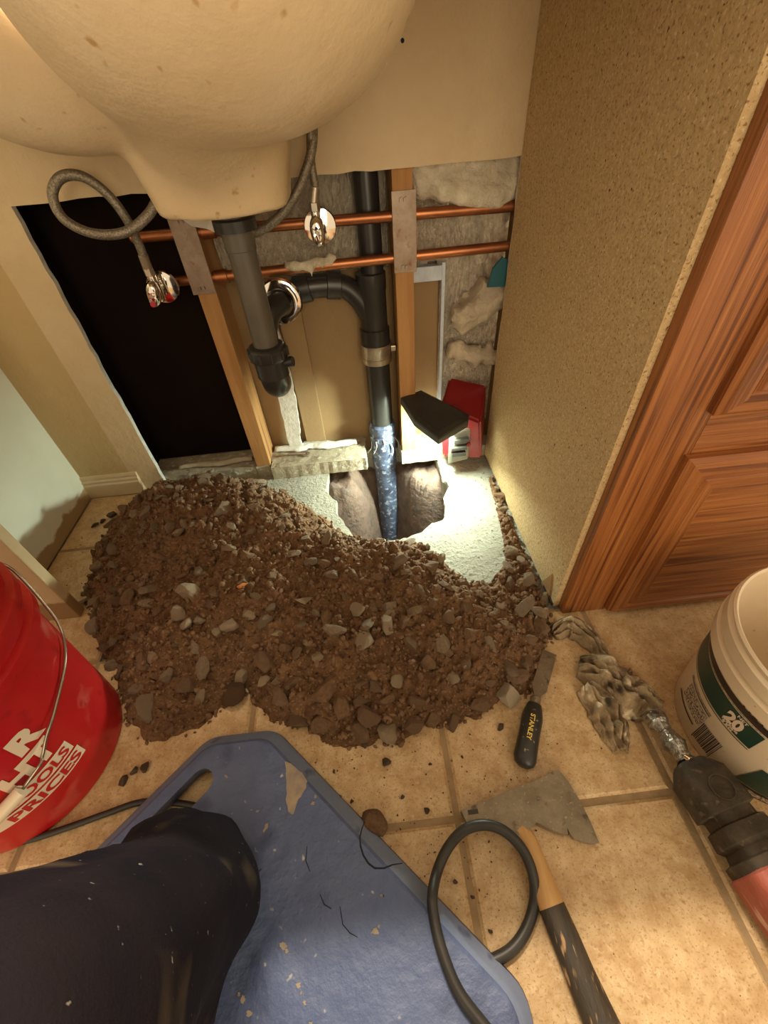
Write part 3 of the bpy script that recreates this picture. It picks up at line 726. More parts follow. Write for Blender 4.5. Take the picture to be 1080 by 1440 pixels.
bm, rg = fill_poly([[(x, y, .829) for x, y in rect], [(x, y, .829) for x, y in ell]])
ex = bmesh.ops.extrude_face_region(bm, geom=list(bm.faces))
for v in ex['geom']:
    if isinstance(v, bmesh.types.BMVert): v.co.z = .862
bmobj('counter_top', bm, m_sink, sink)
box('backsplash', (-.66, .924, .862), (1.10, .9425, .95), m_sink, sink, .002)

# ================================================================== OAK CABINET
PXF = 0.326                                   # raw side panel facing the sink bay
cab = thing('oak_cabinet', 'oak vanity cabinet with a raw particle board side', 'cabinet', (.6, .43, 0))
box('side_panel', (PXF, .434, 0.0), (PXF + .016, YW - .002, .828), m_pb, cab)
box('back_panel', (PXF + .016, YW - .012, 0.0), (1.09, YW - .002, .828), m_pb, cab)
box('side_panel', (1.08, .434, 0.0), (1.096, YW - .002, .828), m_pb, cab)
CY0 = .415
box('stile', (PXF + .010, CY0, 0.0), (PXF + .097, CY0 + .0195, .828), m_oakv, cab, .0025)
box('rail', (PXF + .097, CY0 + .0005, .350), (1.09, CY0 + .019, .436), m_oakh, cab, .001)
box('rail', (PXF + .097, CY0 + .0005, 0.0), (1.09, CY0 + .019, .040), m_oakh, cab, .001)
box('rail', (PXF + .097, CY0 + .0005, .79), (1.09, CY0 + .019, .828), m_oakh, cab, .001)
def raised_front(name, x0, x1, z0, z1, yb, mat):
    lv = [(0, 0), (0, -.010), (.007, -.0175), (.024, -.019), (.027, -.0155), (.031, -.0155), (.034, -.0195), (.050, -.0195)]
    V = []; Fc = []
    for ins, dy in lv: V += [(x0 + ins, yb + dy, z0 + ins), (x1 - ins, yb + dy, z0 + ins), (x1 - ins, yb + dy, z1 - ins), (x0 + ins, yb + dy, z1 - ins)]
    for k in range(len(lv) - 1):
        for i in range(4): Fc.append((k * 4 + i, k * 4 + (i + 1) % 4, k * 4 + 4 + (i + 1) % 4, k * 4 + 4 + i))
    q = (len(lv) - 1) * 4; Fc.append((q, q + 1, q + 2, q + 3)); Fc.append((3, 2, 1, 0))
    o = mk(name, V, Fc, [mat, m_oakv], cab)
    for k in range(len(lv) - 1):
        for i in (1, 3): o.data.polygons[k * 4 + i].material_index = 1
    return o
raised_front('drawer_front', .4145, 1.05, .012, .366, CY0 - .0003, m_oakh)
raised_front('drawer_front', .4145, 1.05, .430, .800, CY0 - .0003, m_oakh)
# torn triangular patch at the foot of the side panel
o = prism('torn_veneer', [(.452, .0), (.492, .0), (.468, .058)], PXF - .0025, PXF - .0004, M('brown_veneer', (.36, .20, .085), .7, var=(.28, .15, .06), vscale=30), cab, axis='x')
o['label'] = 'triangular flap of brown veneer'
box('black_strip', (PXF - .003, .436, .0005), (PXF - .0004, .480, .007), m_blk, cab)

# ================================================================== WORK LIGHT
lt = thing('work_light', 'red and black work light shining down on the broken slab', 'work light', (.22, .92, .03))
top = [Vector((.096, .952, .196)), Vector((.150, .972, .200)), Vector((.252, .868, .178)), Vector((.246, .850, .172)), Vector((.166, .800, .166)), Vector((.118, .868, .180))]
nrm = (top[2] - top[0]).cross(top[4] - top[0]).normalized()
if nrm.z < 0: nrm = -nrm
ctr = sum(top, Vector()) / 6
bm = bmesh.new()
def ring(sc, off): return [bm.verts.new(ctr + (p - ctr) * sc - nrm * off) for p in top]
rg = [ring(.80, -.004), ring(.97, 0), ring(1.0, .004), ring(1.0, .020), ring(.92, .026)]
bm.faces.new(rg[0]); bm.faces.new(rg[-1][::-1])
for a_, b_ in zip(rg, rg[1:]):
    for i in range(6): bm.faces.new((a_[i], a_[(i + 1) % 6], b_[(i + 1) % 6], b_[i]))
bmobj('lamp_head', bm, m_lampblk, lt)
c_ = [ctr + (p - ctr) * .78 - nrm * .0265 for p in top]; d_ = [ctr + (p - ctr) * .76 - nrm * .0285 for p in top]
mk('led_panel', c_ + d_, [tuple(range(5, -1, -1)), tuple(range(6, 12))] + [(i, (i + 1) % 6, (i + 1) % 6 + 6, i + 6) for i in range(6)], m_led, lt)
prism('battery_housing', [(.205, .868), (.262, .880), (.272, .925), (.225, .925)], .034, .128, m_lampgrey, lt, bev=.004)
box('vent', (.214, .862, .060), (.250, .874, .070), m_lampblk, lt, .001)
box('vent', (.212, .861, .080), (.252, .874, .088), m_lampblk, lt, .001)
box('vent', (.218, .863, .100), (.256, .876, .110), m_lampblk, lt, .001)
cyl('power_button', (.258, .884, .085), (.258, .872, .085), .006, m_lampred, lt, 14)
# red body: wedge with a sloping top
bm = bmesh.new()
bot = [(.200, .905, .030), (.300, .880, .030), (.322, .985, .030), (.215, 1.015, .030)]
tp = [(.192, .925, .178), (.282, .872, .150), (.320, .972, .196), (.232, 1.012, .208)]
a = [bm.verts.new(p) for p in bot]; b = [bm.verts.new(p) for p in tp]
bm.faces.new(a[::-1]); bm.faces.new(b)
for i in range(4): bm.faces.new((a[i], a[(i + 1) % 4], b[(i + 1) % 4], b[i]))
bmesh.ops.bevel(bm, geom=list(bm.edges), offset=.006, segments=2, affect='EDGES')
bmobj('red_body', bm, m_lampred, lt)
ll = area_light('work_light_beam', tuple(ctr - nrm * .034 + Vector((.012, -.022, 0))), tuple(ctr - nrm * .034 + Vector((.012, -.022, 0)) + Vector((-.80, -.40, -1))), .08, .05, 12.5, (0.86, 1.0, 0.80))
ll.parent = lt; ll.location = Vector(ll.location) - lt.location

# ================================================================== DIRT PILE
front = [(-.60, .50), (-.52, .40), (-.455, .295), (-.41, .262), (-.335, .275), (-.305, .292), (-.262, .335), (-.215, .280), (-.165, .262), (-.13, .242), (-.09, .220), (-.03, .222), (.0, .214), (.04, .236), (.10, .236), (.15, .250), (.225, .272), (.262, .318), (.300, .365), (.318, .42), (.322, .60), (.322, .86)]
back = [(.314, .86), (.300, .74), (.288, .64), (.272, .56), (.215, .500), (.165, .530), (.130, .600), (.09, .632), (.0, .648), (-.07, .672), (-.115, .735), (-.19, .815), (-.27, .870), (-.33, .915), (-.45, .940), (-.56, .935), (-.62, .89), (-.66, .80), (-.668, .70), (-.655, .60)]
def dist_pl(X, Y, pl):
    d = np.full(X.shape, 9.0)
    for (ax, ay), (bx, by) in zip(pl, pl[1:]):
        vx, vy = bx - ax, by - ay
        t_ = np.clip(((X - ax) * vx + (Y - ay) * vy) / (vx * vx + vy * vy), 0, 1)
        d = np.minimum(d, np.hypot(X - ax - t_ * vx, Y - ay - t_ * vy))
    return d
def inside(X, Y, poly):
    r_ = np.zeros(X.shape, bool); n_ = len(poly)
    for i in range(n_):
        (x1, y1), (x2, y2) = poly[i], poly[(i + 1) % n_]
        c_ = ((y1 > Y) != (y2 > Y)) & (X < (x2 - x1) * (Y - y1) / (y2 - y1 + 1e-12) + x1)
        r_ ^= c_
    return r_
poly = front + back
gx = np.arange(-.69, .334, .0027); gy = np.arange(.19, .955, .0027)
X, Y = np.meshgrid(gx, gy, indexing='ij')
wob = .012 * (vnoise(X * 35, Y * 35, 9) - .5) + .010 * (vnoise(X * 90, Y * 90, 8) - .5)
df = dist_pl(X, Y, front + [back[0]]) + wob; db = dist_pl(X, Y, back + [front[0]]) + wob
ins = inside(X, Y, poly)
sgn = np.where(ins, 1.0, -1.0)
df_ = np.maximum(df, 0); db_ = np.maximum(db, 0)
Hh = .140 * (1 - np.exp(-df_ / .24)) * (1 - np.exp(-db_ / .085))
dm = np.minimum(df, db)
edge = np.clip(dm / .03, 0, 1)
lump = .016 * (vnoise(X * 14, Y * 14, 1) - .5) + .011 * (vnoise(X * 34, Y * 34, 2) - .5) + .008 * (vnoise(X * 80, Y * 80, 3) - .5) + .005 * (vnoise(X * 170, Y * 170, 4) - .5)
Hh = np.where(ins, .006 * edge + Hh + lump * (.25 + .75 * edge), -.02)
# pebble relief stamped in
npb = 5200
pxs = rng.uniform(-.67, .32, npb); pys = rng.uniform(.22, .94, npb); prs = rng.uniform(.0035, .0085, npb)
for x_, y_, r_ in zip(pxs, pys, prs):
    i0 = int((x_ - r_ - gx[0]) / .0027); i1 = int((x_ + r_ - gx[0]) / .0027) + 2
    j0 = int((y_ - r_ - gy[0]) / .0027); j1 = int((y_ + r_ - gy[0]) / .0027) + 2
    i0 = max(i0, 0); j0 = max(j0, 0)
    sx = X[i0:i1, j0:j1]; sy_ = Y[i0:i1, j0:j1]
    if sx.size == 0: continue
    q = 1 - ((sx - x_) ** 2 + (sy_ - y_) ** 2) / r_ ** 2
    Hh[i0:i1, j0:j1] += np.where((q > 0) & ins[i0:i1, j0:j1], np.sqrt(np.maximum(q, 0)) * r_ * .7, 0)
Hh = np.where(ins, Hh - .010 * (1 - edge), -.02)
def hgt(x, y):
    i = (x - gx[0]) / .0027; j = (y - gy[0]) / .0027
    if i < 0 or j < 0 or i > len(gx) - 2 or j > len(gy) - 2: return 0.0
    return max(float(Hh[int(i), int(j)]), 0.0 if y < .429 or x < -.55 else -.01)
nx, ny = X.shape
keep = ins.copy()
for _ in range(2):
    k2 = keep.copy(); k2[1:] |= keep[:-1]; k2[:-1] |= keep[1:]; k2[:, 1:] |= keep[:, :-1]; k2[:, :-1] |= keep[:, 1:]; keep = k2
vid = np.full(X.shape, -1); vid[keep] = np.arange(keep.sum())
Vd = np.stack([X[keep], Y[keep], Hh[keep]], 1)
q = np.stack([vid[:-1, :-1], vid[1:, :-1], vid[1:, 1:], vid[:-1, 1:]], -1).reshape(-1, 4)
q = q[(q >= 0).all(1)]
me = bpy.data.meshes.new('dirt_pile'); me.from_pydata(Vd.tolist(), [], q.tolist()); me.update()
tag(link('dirt_pile', me, m_dirt, None, True), 'mound of dug-out brown dirt and gravel heaped in front of the hole', 'dirt', kind='stuff')

# stone shapes
def stone_mesh(seed, mat, sub=2, flat=1.0, blocky=.35):
    rs = random.Random(seed); bm = bmesh.new(); bmesh.ops.create_icosphere(bm, subdivisions=sub, radius=1.0)
    planes = [(Vector((rs.gauss(0, 1), rs.gauss(0, 1), rs.gauss(0, 1))).normalized(), rs.uniform(.36, .78)) for _ in range(11)]
    for v in bm.verts:
        p = v.co.copy()
        for nn, dd in planes:
            e = p.dot(nn)
            if e > dd: p -= nn * (e - dd) * min(1, .70 + blocky)
        p *= 1 + .07 * mnoise.noise(p * 1.7 + Vector((seed, 0, 0)))
        v.co = Vector((p.x * 1.5, p.y * 1.2, p.z * .85 * flat))
    me = bpy.data.meshes.new('stone'); bm.to_mesh(me); bm.free(); me.materials.append(mat); me.update()
    return me
def region(x, y, s):
    size = 'large' if s > .0165 else ('small' if s < .0105 else 'middling')
    if x > .255 and y > .40: where = 'against the foot of the particle board panel'
    elif y > .56 and x > -.22: where = 'on the rim of the hole'
    elif x < -.50: where = 'on the outer flank between casing and baseboard'
    elif x < -.36 and y < .46: where = 'beside the red bucket'
    elif y > .72: where = 'on the back slope below the dark bay'
    elif y < .34: where = 'low at the front foot of the pile'
    elif x > .10: where = 'on the shoulder above the chisel'
    else: where = 'on the middle of the dirt pile'
    return size, where
SM = {'brown': [stone_mesh(i, m_stone) for i in range(9)], 'grey': [stone_mesh(20 + i, m_grstone) for i in range(7)], 'pale': [stone_mesh(40 + i, m_pale) for i in range(7)]}
LBL = {'brown': ('dirt-caked brown stone', ''), 'grey': ('grey-brown stone', ''), 'pale': ('pale tan stone', '')}
placed = []
def put_stone(x, y, s, kind, label=None, group=None, sink_=.25, me=None, rot=None, name='stone', z=None):
    o = bpy.data.objects.new(name, me or random.choice(SM[kind])); COL.objects.link(o)
    zz = hgt(x, y) if z is None else z
    o.location = (x, y, zz + s * .5 * (1 - 2 * sink_) + (.0 if z is None else 0))
    o.scale = (s * random.uniform(.85, 1.15), s * random.uniform(.8, 1.1), s * random.uniform(.8, 1.1))
    o.rotation_euler = rot or (random.uniform(-.6, .6), random.uniform(-.6, .6), random.uniform(0, 6.28))
    l, g = LBL.get(kind, (None, None))
    if l:
        sz_, wh_ = region(x, y, s); l = sz_ + ' ' + l + ' ' + wh_; g = l + ' set'
    tag(o, label or l, 'stone', None if (label and not group) else (group or g))
    placed.append((x, y, s)); return o
def on_pile(px, py):
    r_ = ray(px, py).normalized(); t_ = .4
    for _ in range(700):
        p = CAMP + r_ * t_
        if p.z <= hgt(p.x, p.y): break
        t_ += .002
    return p
# stones picked out one by one in the photograph: (px, py, radius, kind)
for px_, py_, s, k in [(271, 836, .020, 'pale'), (252, 866, .021, 'pale'), (262, 882, .017, 'pale'), (283, 876, .015, 'pale'), (325, 880, .017, 'pale'), (307, 890, .015, 'pale'), (274, 913, .014, 'grey'), (283, 943, .015, 'grey'), (341, 956, .017, 'pale'), (371, 959, .013, 'pale'), (285, 982, .015, 'pale'), (353, 868, .012, 'pale'), (403, 913, .016, 'brown'), (420, 919, .015, 'brown'), (371, 931, .022, 'brown'), (396, 982, .017, 'brown'), (422, 1015, .022, 'brown'), (473, 890, .021, 'grey'), (513, 904, .018, 'pale'), (547, 855, .018, 'grey'), (503, 860, .015, 'pale'), (547, 880, .014, 'pale'), (600, 934, .016, 'brown'), (619, 906, .015, 'grey'), (631, 918, .016, 'brown'), (673, 992, .020, 'brown'), (726, 955, .019, 'brown'), (735, 855, .017, 'grey'), (756, 862, .017, 'grey'), (758, 880, .018, 'brown'), (719, 823, .016, 'grey'), (561, 793, .015, 'grey'), (494, 807, .014, 'brown'), (459, 760, .013, 'grey'), (547, 1027, .017, 'pale'), (662, 893, .014, 'brown'), (690, 905, .013, 'grey'), (636, 955, .015, 'pale'), (560, 960, .012, 'pale'), (447, 925, .013, 'pale'), (208, 722, .017, 'grey'), (218, 745, .016, 'grey'), (252, 690, .014, 'grey'), (355, 748, .014, 'grey'), (160, 775, .013, 'grey'), (140, 800, .015, 'grey'), (133, 845, .016, 'grey'), (412, 780, .013, 'grey'), (240, 745, .018, 'grey'), (188, 885, .013, 'brown'), (545, 868, .013, 'pale'), (225, 785, .014, 'brown'), (765, 845, .014, 'grey'), (748, 900, .016, 'brown'), (742, 815, .015, 'grey'), (735, 790, .012, 'grey'), (480, 995, .019, 'brown'), (440, 1000, .020, 'brown'), (520, 1010, .018, 'brown'), (580, 1020, .017, 'brown'), (610, 1010, .015, 'brown'), (505, 1030, .018, 'brown'), (720, 940, .014, 'grey'), (455, 1025, .018, 'brown')]:
    p = on_pile(px_, py_); put_stone(p.x, p.y, s * .92, k)
# singular pieces
p = on_pile(712, 982); put_stone(p.x, p.y, .021, 'pale', 'chalky off-white lump at the edge of the dirt near the chisel', me=stone_mesh(77, m_white_st, 3), sink_=.1, name='chalky_lump')
p = on_pile(340, 826); put_stone(p.x, p.y, .008, 'pale', 'bright orange chip on the brown dirt', me=stone_mesh(78, m_orange), sink_=.1, name='orange_chip')
p = on_pile(328, 978); put_stone(p.x, p.y, .020, 'brown', 'large crumbly dirt clod at the front notch of the pile', me=stone_mesh(79, m_dirt, 3), sink_=.2, name='dirt_clod')
p = on_pile(461, 972); put_stone(p.x, p.y, .030, 'brown', 'largest long brown stone low on the front of the pile', me=stone_mesh(80, m_stone, 2, .7), sink_=.15, rot=(0.2, 0, .75))
put_stone(*onz(529, 1160, .0)[:2], .017, 'brown', 'smooth dark brown pebble against the edge of the blue board', me=stone_mesh(81, m_stone, 3, 1, .1), sink_=-.25, z=0, name='pebble')
m_darkst = M('dark_stone', (.075, .045, .026), .8, var=(.05, .03, .018), vscale=60)
dsm = [stone_mesh(90 + i, m_darkst) for i in range(4)]
for px_, py_, s in [(543, 1073, .0065), (513, 1048, .006), (600, 1140, .005), (566, 1121, .003), (605, 1075, .003), (470, 1085, .003), (495, 1127, .0035), (704, 1023, .006), (650, 1065, .0025), (147, 757, .006), (160, 726, .011), (135, 740, .008), (145, 735, .007), (190, 1085, .007), (205, 1080, .007), (175, 1100, .007), (640, 1240, .003), (690, 1310, .003), (665, 1262, .003)]:
    p = onz(px_, py_, 0); put_stone(p.x, p.y, s, 'dark', 'small dark stone lying loose on the tan tiles', 'loose dark stones on the tiles', me=random.choice(dsm), sink_=-.2, z=0)
# the rest of the countable stones
tries = 0
while len(placed) < 300 and tries < 20000:
    tries += 1
    x = random.uniform(-.67, .32); y = random.uniform(.2, .94)
    i = int((x - gx[0]) / .0027); j = int((y - gy[0]) / .0027)
    if not (0 <= i < nx and 0 <= j < ny) or not ins[i, j] or dm[i, j] < .006: continue
    s = random.choice((.008, .009, .010, .011, .012, .014, .016)) * random.uniform(.9, 1.15)
    if any((x - a_) ** 2 + (y - b_) ** 2 < ((s + c_) * .95) ** 2 for a_, b_, c_ in placed): continue
    k = random.choices(('brown', 'grey', 'pale'), (6, 3, .6))[0]
    if y > .62 or x > .26: k = random.choices(('brown', 'grey'), (2, 3))[0]
    put_stone(x, y, s, k, sink_=random.uniform(.15, .4))
# fine gravel, uncountable
ico = bmesh.new(); bmesh.ops.create_icosphere(ico, subdivisions=1, radius=1.0); iv = np.array([v.co[:] for v in ico.verts]); jf = np.array([[v.index for v in f.verts] for f in ico.faces]); ico.free()
GV = []; GF = []; cnt_ = 0
def grain(x, y, z, s):
    global cnt_
    e = Euler((random.uniform(0, 6), random.uniform(0, 6), random.uniform(0, 6))).to_matrix()
    m_ = np.array(e) @ np.diag([s * random.uniform(.8, 1.5), s * random.uniform(.6, 1.0), s * random.uniform(.5, .9)])
    v = (iv * rng.uniform(.75, 1.2, (len(iv), 1))) @ m_.T + np.array([x, y, z])
    GV.append(v); GF.append(jf + cnt_); cnt_ += len(iv)
k = 0
while k < 3600:
    x = random.uniform(-.68, .325); y = random.uniform(.2, .95)
    i = int((x - gx[0]) / .0027); j = int((y - gy[0]) / .0027)
    if not (0 <= i < nx and 0 <= j < ny) or not ins[i, j]: continue
    s = random.choice((.0025, .003, .0035, .004, .005, .0065)); grain(x, y, hgt(x, y) + s * .2, s); k += 1
ga = np.concatenate(GV); gf = np.concatenate(GF)
me = bpy.data.meshes.new('gravel'); me.from_pydata(ga.tolist(), [], gf.tolist()); me.update()
tag(link('gravel', me, m_stone), 'fine brown gravel strewn over the dirt pile', 'gravel', kind='stuff')
GV = []; GF = []; cnt_ = 0
k = 0
while k < 520:
    if random.random() < .62: x = random.gauss(-.02, .14); y = random.uniform(.02, .25)
    elif random.random() < .5: x = random.uniform(-.74, -.60); y = random.uniform(.55, .92)
    elif random.random() < .6: x = random.uniform(.18, .32); y = random.uniform(.48, .92)
    else: x = random.uniform(-.3, .45); y = random.uniform(-.1, .30)
    s = random.choice((.0006, .0008, .001, .0014)); onslab = y > .429 and x > -.55
    if onslab and inside(np.array([x]), np.array([y]), hole_j)[0]: continue
    if x > PXF - .01 and y > .39: continue
    grain(x, y, (-.010 if onslab else 0) + s * .4, s); k += 1
ga = np.concatenate(GV); gf = np.concatenate(GF)
me = bpy.data.meshes.new('dirt_crumbs'); me.from_pydata(ga.tolist(), [], gf.tolist()); me.update()
tag(link('dirt_crumbs', me, m_darkst), 'tiny dirt crumbs scattered over the tiles and slab', 'crumbs', kind='stuff')

# ================================================================== BUCKETS
def conemap(c, r0, k, a_start, z0, off=.0006, dirn=1):
    """lettering (u along the rim, v up) onto the bucket wall; u grows counter-clockwise seen from above"""
    def f(u, v):
        z = z0 + v; r_ = r0 + k * z; a = a_start + dirn * u / r_
        return Vector((c[0] + (r_ + off) * math.cos(a), c[1] + (r_ + off) * math.sin(a), z))
    return f
RB = (-.59, .275); r0, kk = .132, (.15 - .132) / .365
b = thing('red_bucket', 'big red plastic bucket with cream lettering beside the casing board', 'bucket', (*RB, 0))
pr = [(0.0, .004), (.122, .004), (.128, 0), (r0, .004), (r0 + kk * .06, .06), (r0 + kk * .262, .262), (r0 + kk * .266 + .009, .266), (r0 + kk * .28 + .009, .282), (r0 + kk * .285, .286), (r0 + kk * .30, .300), (r0 + kk * .305 + .008, .304), (r0 + kk * .32 + .008, .320), (r0 + kk * .325, .324), (r0 + kk * .345, .345), (r0 + kk * .35 + .009, .349), (r0 + kk * .365 + .009, .365), (r0 + kk * .365 - .002, .367), (r0 + kk * .36 - .003, .36), (r0 - .003, .012), (0, .012)]
lathe('shell', pr, (*RB, 0), m_red, b, 96)
def letters(s, size, a_end_deg, z0, off, mat, width_m=None, parent=b, c=RB, r=r0, k=kk, bold=.0006):
    bm = text2d(s, size, bold, .004)
    xs = [v.co.x for v in bm.verts]; w = max(xs) - min(xs); x0 = min(xs)
    sc = (width_m / w) if width_m else 1.0
    rm = r + k * (z0 + size * .35)
    fn = conemap(c, r, k, R(a_end_deg), z0, off)
    wtot = w * sc
    wrap(bm, lambda u, v: fn((u - x0) * sc - wtot, v))
    me = bpy.data.meshes.new('lettering'); bm.to_mesh(me); bm.free(); return link('lettering', me, mat, parent)
letters('R', .046, -14.5, .173, .0008, m_prtw, .036, bold=.0024)
letters('HT', .046, -17.5, .133, .0008, m_prtw, .064, bold=.0024)
def panel(w, h, a_end_deg, z0, off, mat, parent, c, r, k, name='print_panel'):
    fn = conemap(c, r, k, R(a_end_deg), z0, off); bm = wrap(sheet2d(w, h, .004), lambda u, v: fn(u - w, v))
    me = bpy.data.meshes.new(name); bm.to_mesh(me); bm.free(); return link(name, me, mat, parent)
panel(.125, .024, -15.0, .1015, .0007, m_prtw, b, RB, r0, kk)
panel(.140, .024, -13.5, .0735, .0007, m_prtw, b, RB, r0, kk)
letters('TOOLS', .0235, -17.0, .1055, .0013, m_prtr, .082, bold=.0007)
letters('PRICES', .0235, -15.5, .0775, .0013, m_prtr, .096, bold=.0007)
# bail handle resting against the side
def onb(deg, z, off): 
    r_ = r0 + kk * z + off; return Vector((RB[0] + r_ * math.cos(R(deg)), RB[1] + r_ * math.sin(R(deg)), z))
hb = tube('bail_handle', [onb(66, .300, .012), onb(60, .285, .014), onb(50, .235, .010), onb(38, .205, .007), onb(17, .197, .006), onb(-7, .181, .006), onb(-18, .166, .006), onb(-25, .152, .008), onb(-31, .147, .012), onb(-60, .120, .014), onb(-95, .118, .014), onb(-120, .15, .010), onb(-150, .185, .007), onb(-185, .20, .008), onb(-200, .235, .011), onb(-208, .300, .012)], .0020, m_wire, b, 8, n=8)
tube('handle_grip', [onb(-39, .141, .014), onb(-50, .133, .014), onb(-62, .122, .015), onb(-78, .118, .015)], .0085, m_grip, b, 14, n=6)
for a_ in (66, -208): lathe('handle_ear', [(.006, 0), (.014, .001), (.014, .010), (.010, .013), (.006, .013)], onb(a_, .300, -.002), m_red, b, 16, axis=(math.cos(R(a_)), math.sin(R(a_)), 0), close=True)

WB = (.546, .1850); w0, wk = .111, .0746
b2 = thing('white_bucket', 'white plastic pail with a dark green label in front of the oak cabinet', 'bucket', (*WB, 0))
def wr(z): return w0 + wk * z
pr = [(0, .004), (w0 - .010, .004), (w0 - .004, 0), (w0, .005), (wr(.172), .172), (wr(.174) + .0065, .175), (wr(.196) + .0065, .196), (wr(.198), .199), (wr(.203), .204), (wr(.205) + .005, .206), (wr(.224) + .004, .224), (wr(.226) - .001, .227), (wr(.229), .230), (wr(.237) + .0015, .236), (wr(.237) - .001, .2385), (wr(.234) - .0035, .236), (w0 - .003, .010), (0, .010)]
lathe('shell', pr, (*WB, 0), m_white, b2, 96)
# u grows counter-clockwise: seen from outside text reads left to right counter-clockwise
panel(.30, .040, 205, .108, .0006, m_green, b2, WB, w0, wk, 'green_band')
panel(.30, .0012, 205, .150, .0006, m_grayp, b2, WB, w0, wk, 'thin_line')
panel(.30, .012, 206, .1525, .0006, m_blk, b2, WB, w0, wk, 'black_band')
panel(.30, .0016, 205, .1035, .0006, m_blk, b2, WB, w0, wk, 'thin_line')
panel(.140, .058, 285, .030, .0006, m_green, b2, WB, w0, wk, 'green_band')
panel(.145, .020, 286, .008, .0006, m_blk, b2, WB, w0, wk, 'black_band')
panel(.125, .012, 268, .012, .0012, m_grayp, b2, WB, w0, wk, 'fine_print')
panel(.050, .034, 181, .048, .0006, m_grayp, b2, WB, w0, wk, 'fine_print')
panel(.060, .0022, 181.5, .0865, .0006, m_blk, b2, WB, w0, wk, 'thin_line')
panel(.060, .0016, 182, .091, .0006, m_grayp, b2, WB, w0, wk, 'thin_line')
panel(.055, .0035, 178, .036, .0006, m_blk, b2, WB, w0, wk, 'thin_line')
def wl(s, size, a_end, z0, mat, w, bold=.0004, off=.0013): return letters(s, size, a_end, z0, off, mat, w, b2, WB, w0, wk, bold)
wl('20', .030, 196.5, .1185, m_prtw, .0225, .0016)
wl('NET', .0075, 196.5, .1415, m_prtw, .013, .0002)
wl('POUNDS', .006, 196.5, .1135, m_prtw, .022, .0003)
wl('9 KG', .0075, 194, .1085, m_prtw, .015, .0003)
wl('1126-', .013, 203, .1585, m_blk, .032, .0005, .0016)
# barcode
x_ = 0.0; rb_ = random.Random(4); a_ = 197.5
while x_ < .031:
    w_ = rb_.choice((.0006, .0009, .0013, .0018)); 
    tall = .050 if (x_ < .002 or x_ > .029) else .046
    panel(w_, tall, a_ - math.degrees(x_ / wr(.04)), .068 - tall, .0007, m_blk, b2, WB, w0, wk, 'barcode_bar')
    x_ += w_ + rb_.choice((.0006, .0009, .0013))

# ================================================================== BLUE BOARD
bd = thing('kneeling_board', 'worn blue plastic kneeling board with a handle slot', 'board', (-.1, .05, 0))
C0 = Vector((-.250, .318)); U = Vector((.707, -.707)); Wv = Vector((-.707, -.707))
LB, WB_ = .585, .385
def bp(u, w): q_ = C0 + U * u + Wv * w; return (q_.x, q_.y)
cl_ = .076
outl = [(cl_, 0), (LB - cl_, 0), (LB, cl_), (LB, WB_ - cl_), (LB - cl_, WB_), (cl_, WB_), (0, WB_ - cl_), (0, cl_)]
def inset_oct(d):
    e = d * .414
    return [(cl_ + e, d), (LB - cl_ - e, d), (LB - d, cl_ + e), (LB - d, WB_ - cl_ - e), (LB - cl_ - e, WB_ - d), (cl_ + e, WB_ - d), (d, WB_ - cl_ - e), (d, cl_ + e)]
def rounded(pts, r_, n_=4):
    out = []; m_ = len(pts)
    for i in range(m_):
        p = Vector(pts[i]); a = (Vector(pts[i - 1]) - p).normalized(); c = (Vector(pts[(i + 1) % m_]) - p).normalized()
        s0 = p + a * r_; s1 = p + c * r_
        for k in range(n_ + 1):
            t_ = k / n_; out.append(tuple((s0.lerp(p, t_)).lerp(p.lerp(s1, t_), t_)))
    return out
slot = []
SU, S0, S1, SR_ = .055, .118, .205, .017
for k in range(9): a = R(180 + 180 * k / 8); slot.append((SU + SR_ * math.cos(a), S0 + SR_ * math.sin(a)))
for k in range(9): a = R(180 * k / 8); slot.append((SU + SR_ * math.cos(a), S1 + SR_ * math.sin(a)))
levels = [(0.0, .002), (0.002, .012), (.018, .028), (.022, .030)]
rings2 = [[(*bp(*p), z) for p in rounded(inset_oct(d), .018)] for d, z in levels]
bm, rg = fill_poly([rings2[-1], [(*bp(*p), .030) for p in slot]])
prev = rg[0]
for ringp in rings2[-2::-1]:
    cur = [bm.verts.new(p) for p in ringp]
    for i in range(len(cur)): bm.faces.new((prev[i], prev[(i + 1) % len(cur)], cur[(i + 1) % len(cur)], cur[i]))
    prev = cur
low = [bm.verts.new((*bp(*p), .012)) for p in slot]
for i in range(len(low)): bm.faces.new((rg[1][i], low[i], low[(i + 1) % len(low)], rg[1][(i + 1) % len(low)]))
bmesh.ops.recalc_face_normals(bm, faces=bm.faces)
up_ = sum(f.normal.z for f in bm.faces if f.calc_center_median().z > .0299)
me = bpy.data.meshes.new('board'); bm.to_mesh(me); bm.free()
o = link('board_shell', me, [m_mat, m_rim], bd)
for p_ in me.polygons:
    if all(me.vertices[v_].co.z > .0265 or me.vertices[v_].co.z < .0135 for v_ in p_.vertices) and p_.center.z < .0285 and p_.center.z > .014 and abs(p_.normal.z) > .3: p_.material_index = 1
if up_ < 0: me.flip_normals()
md = o.modifiers.new('thick', 'SOLIDIFY'); md.thickness = .0035; md.offset = -1
autosmooth(o, 25)
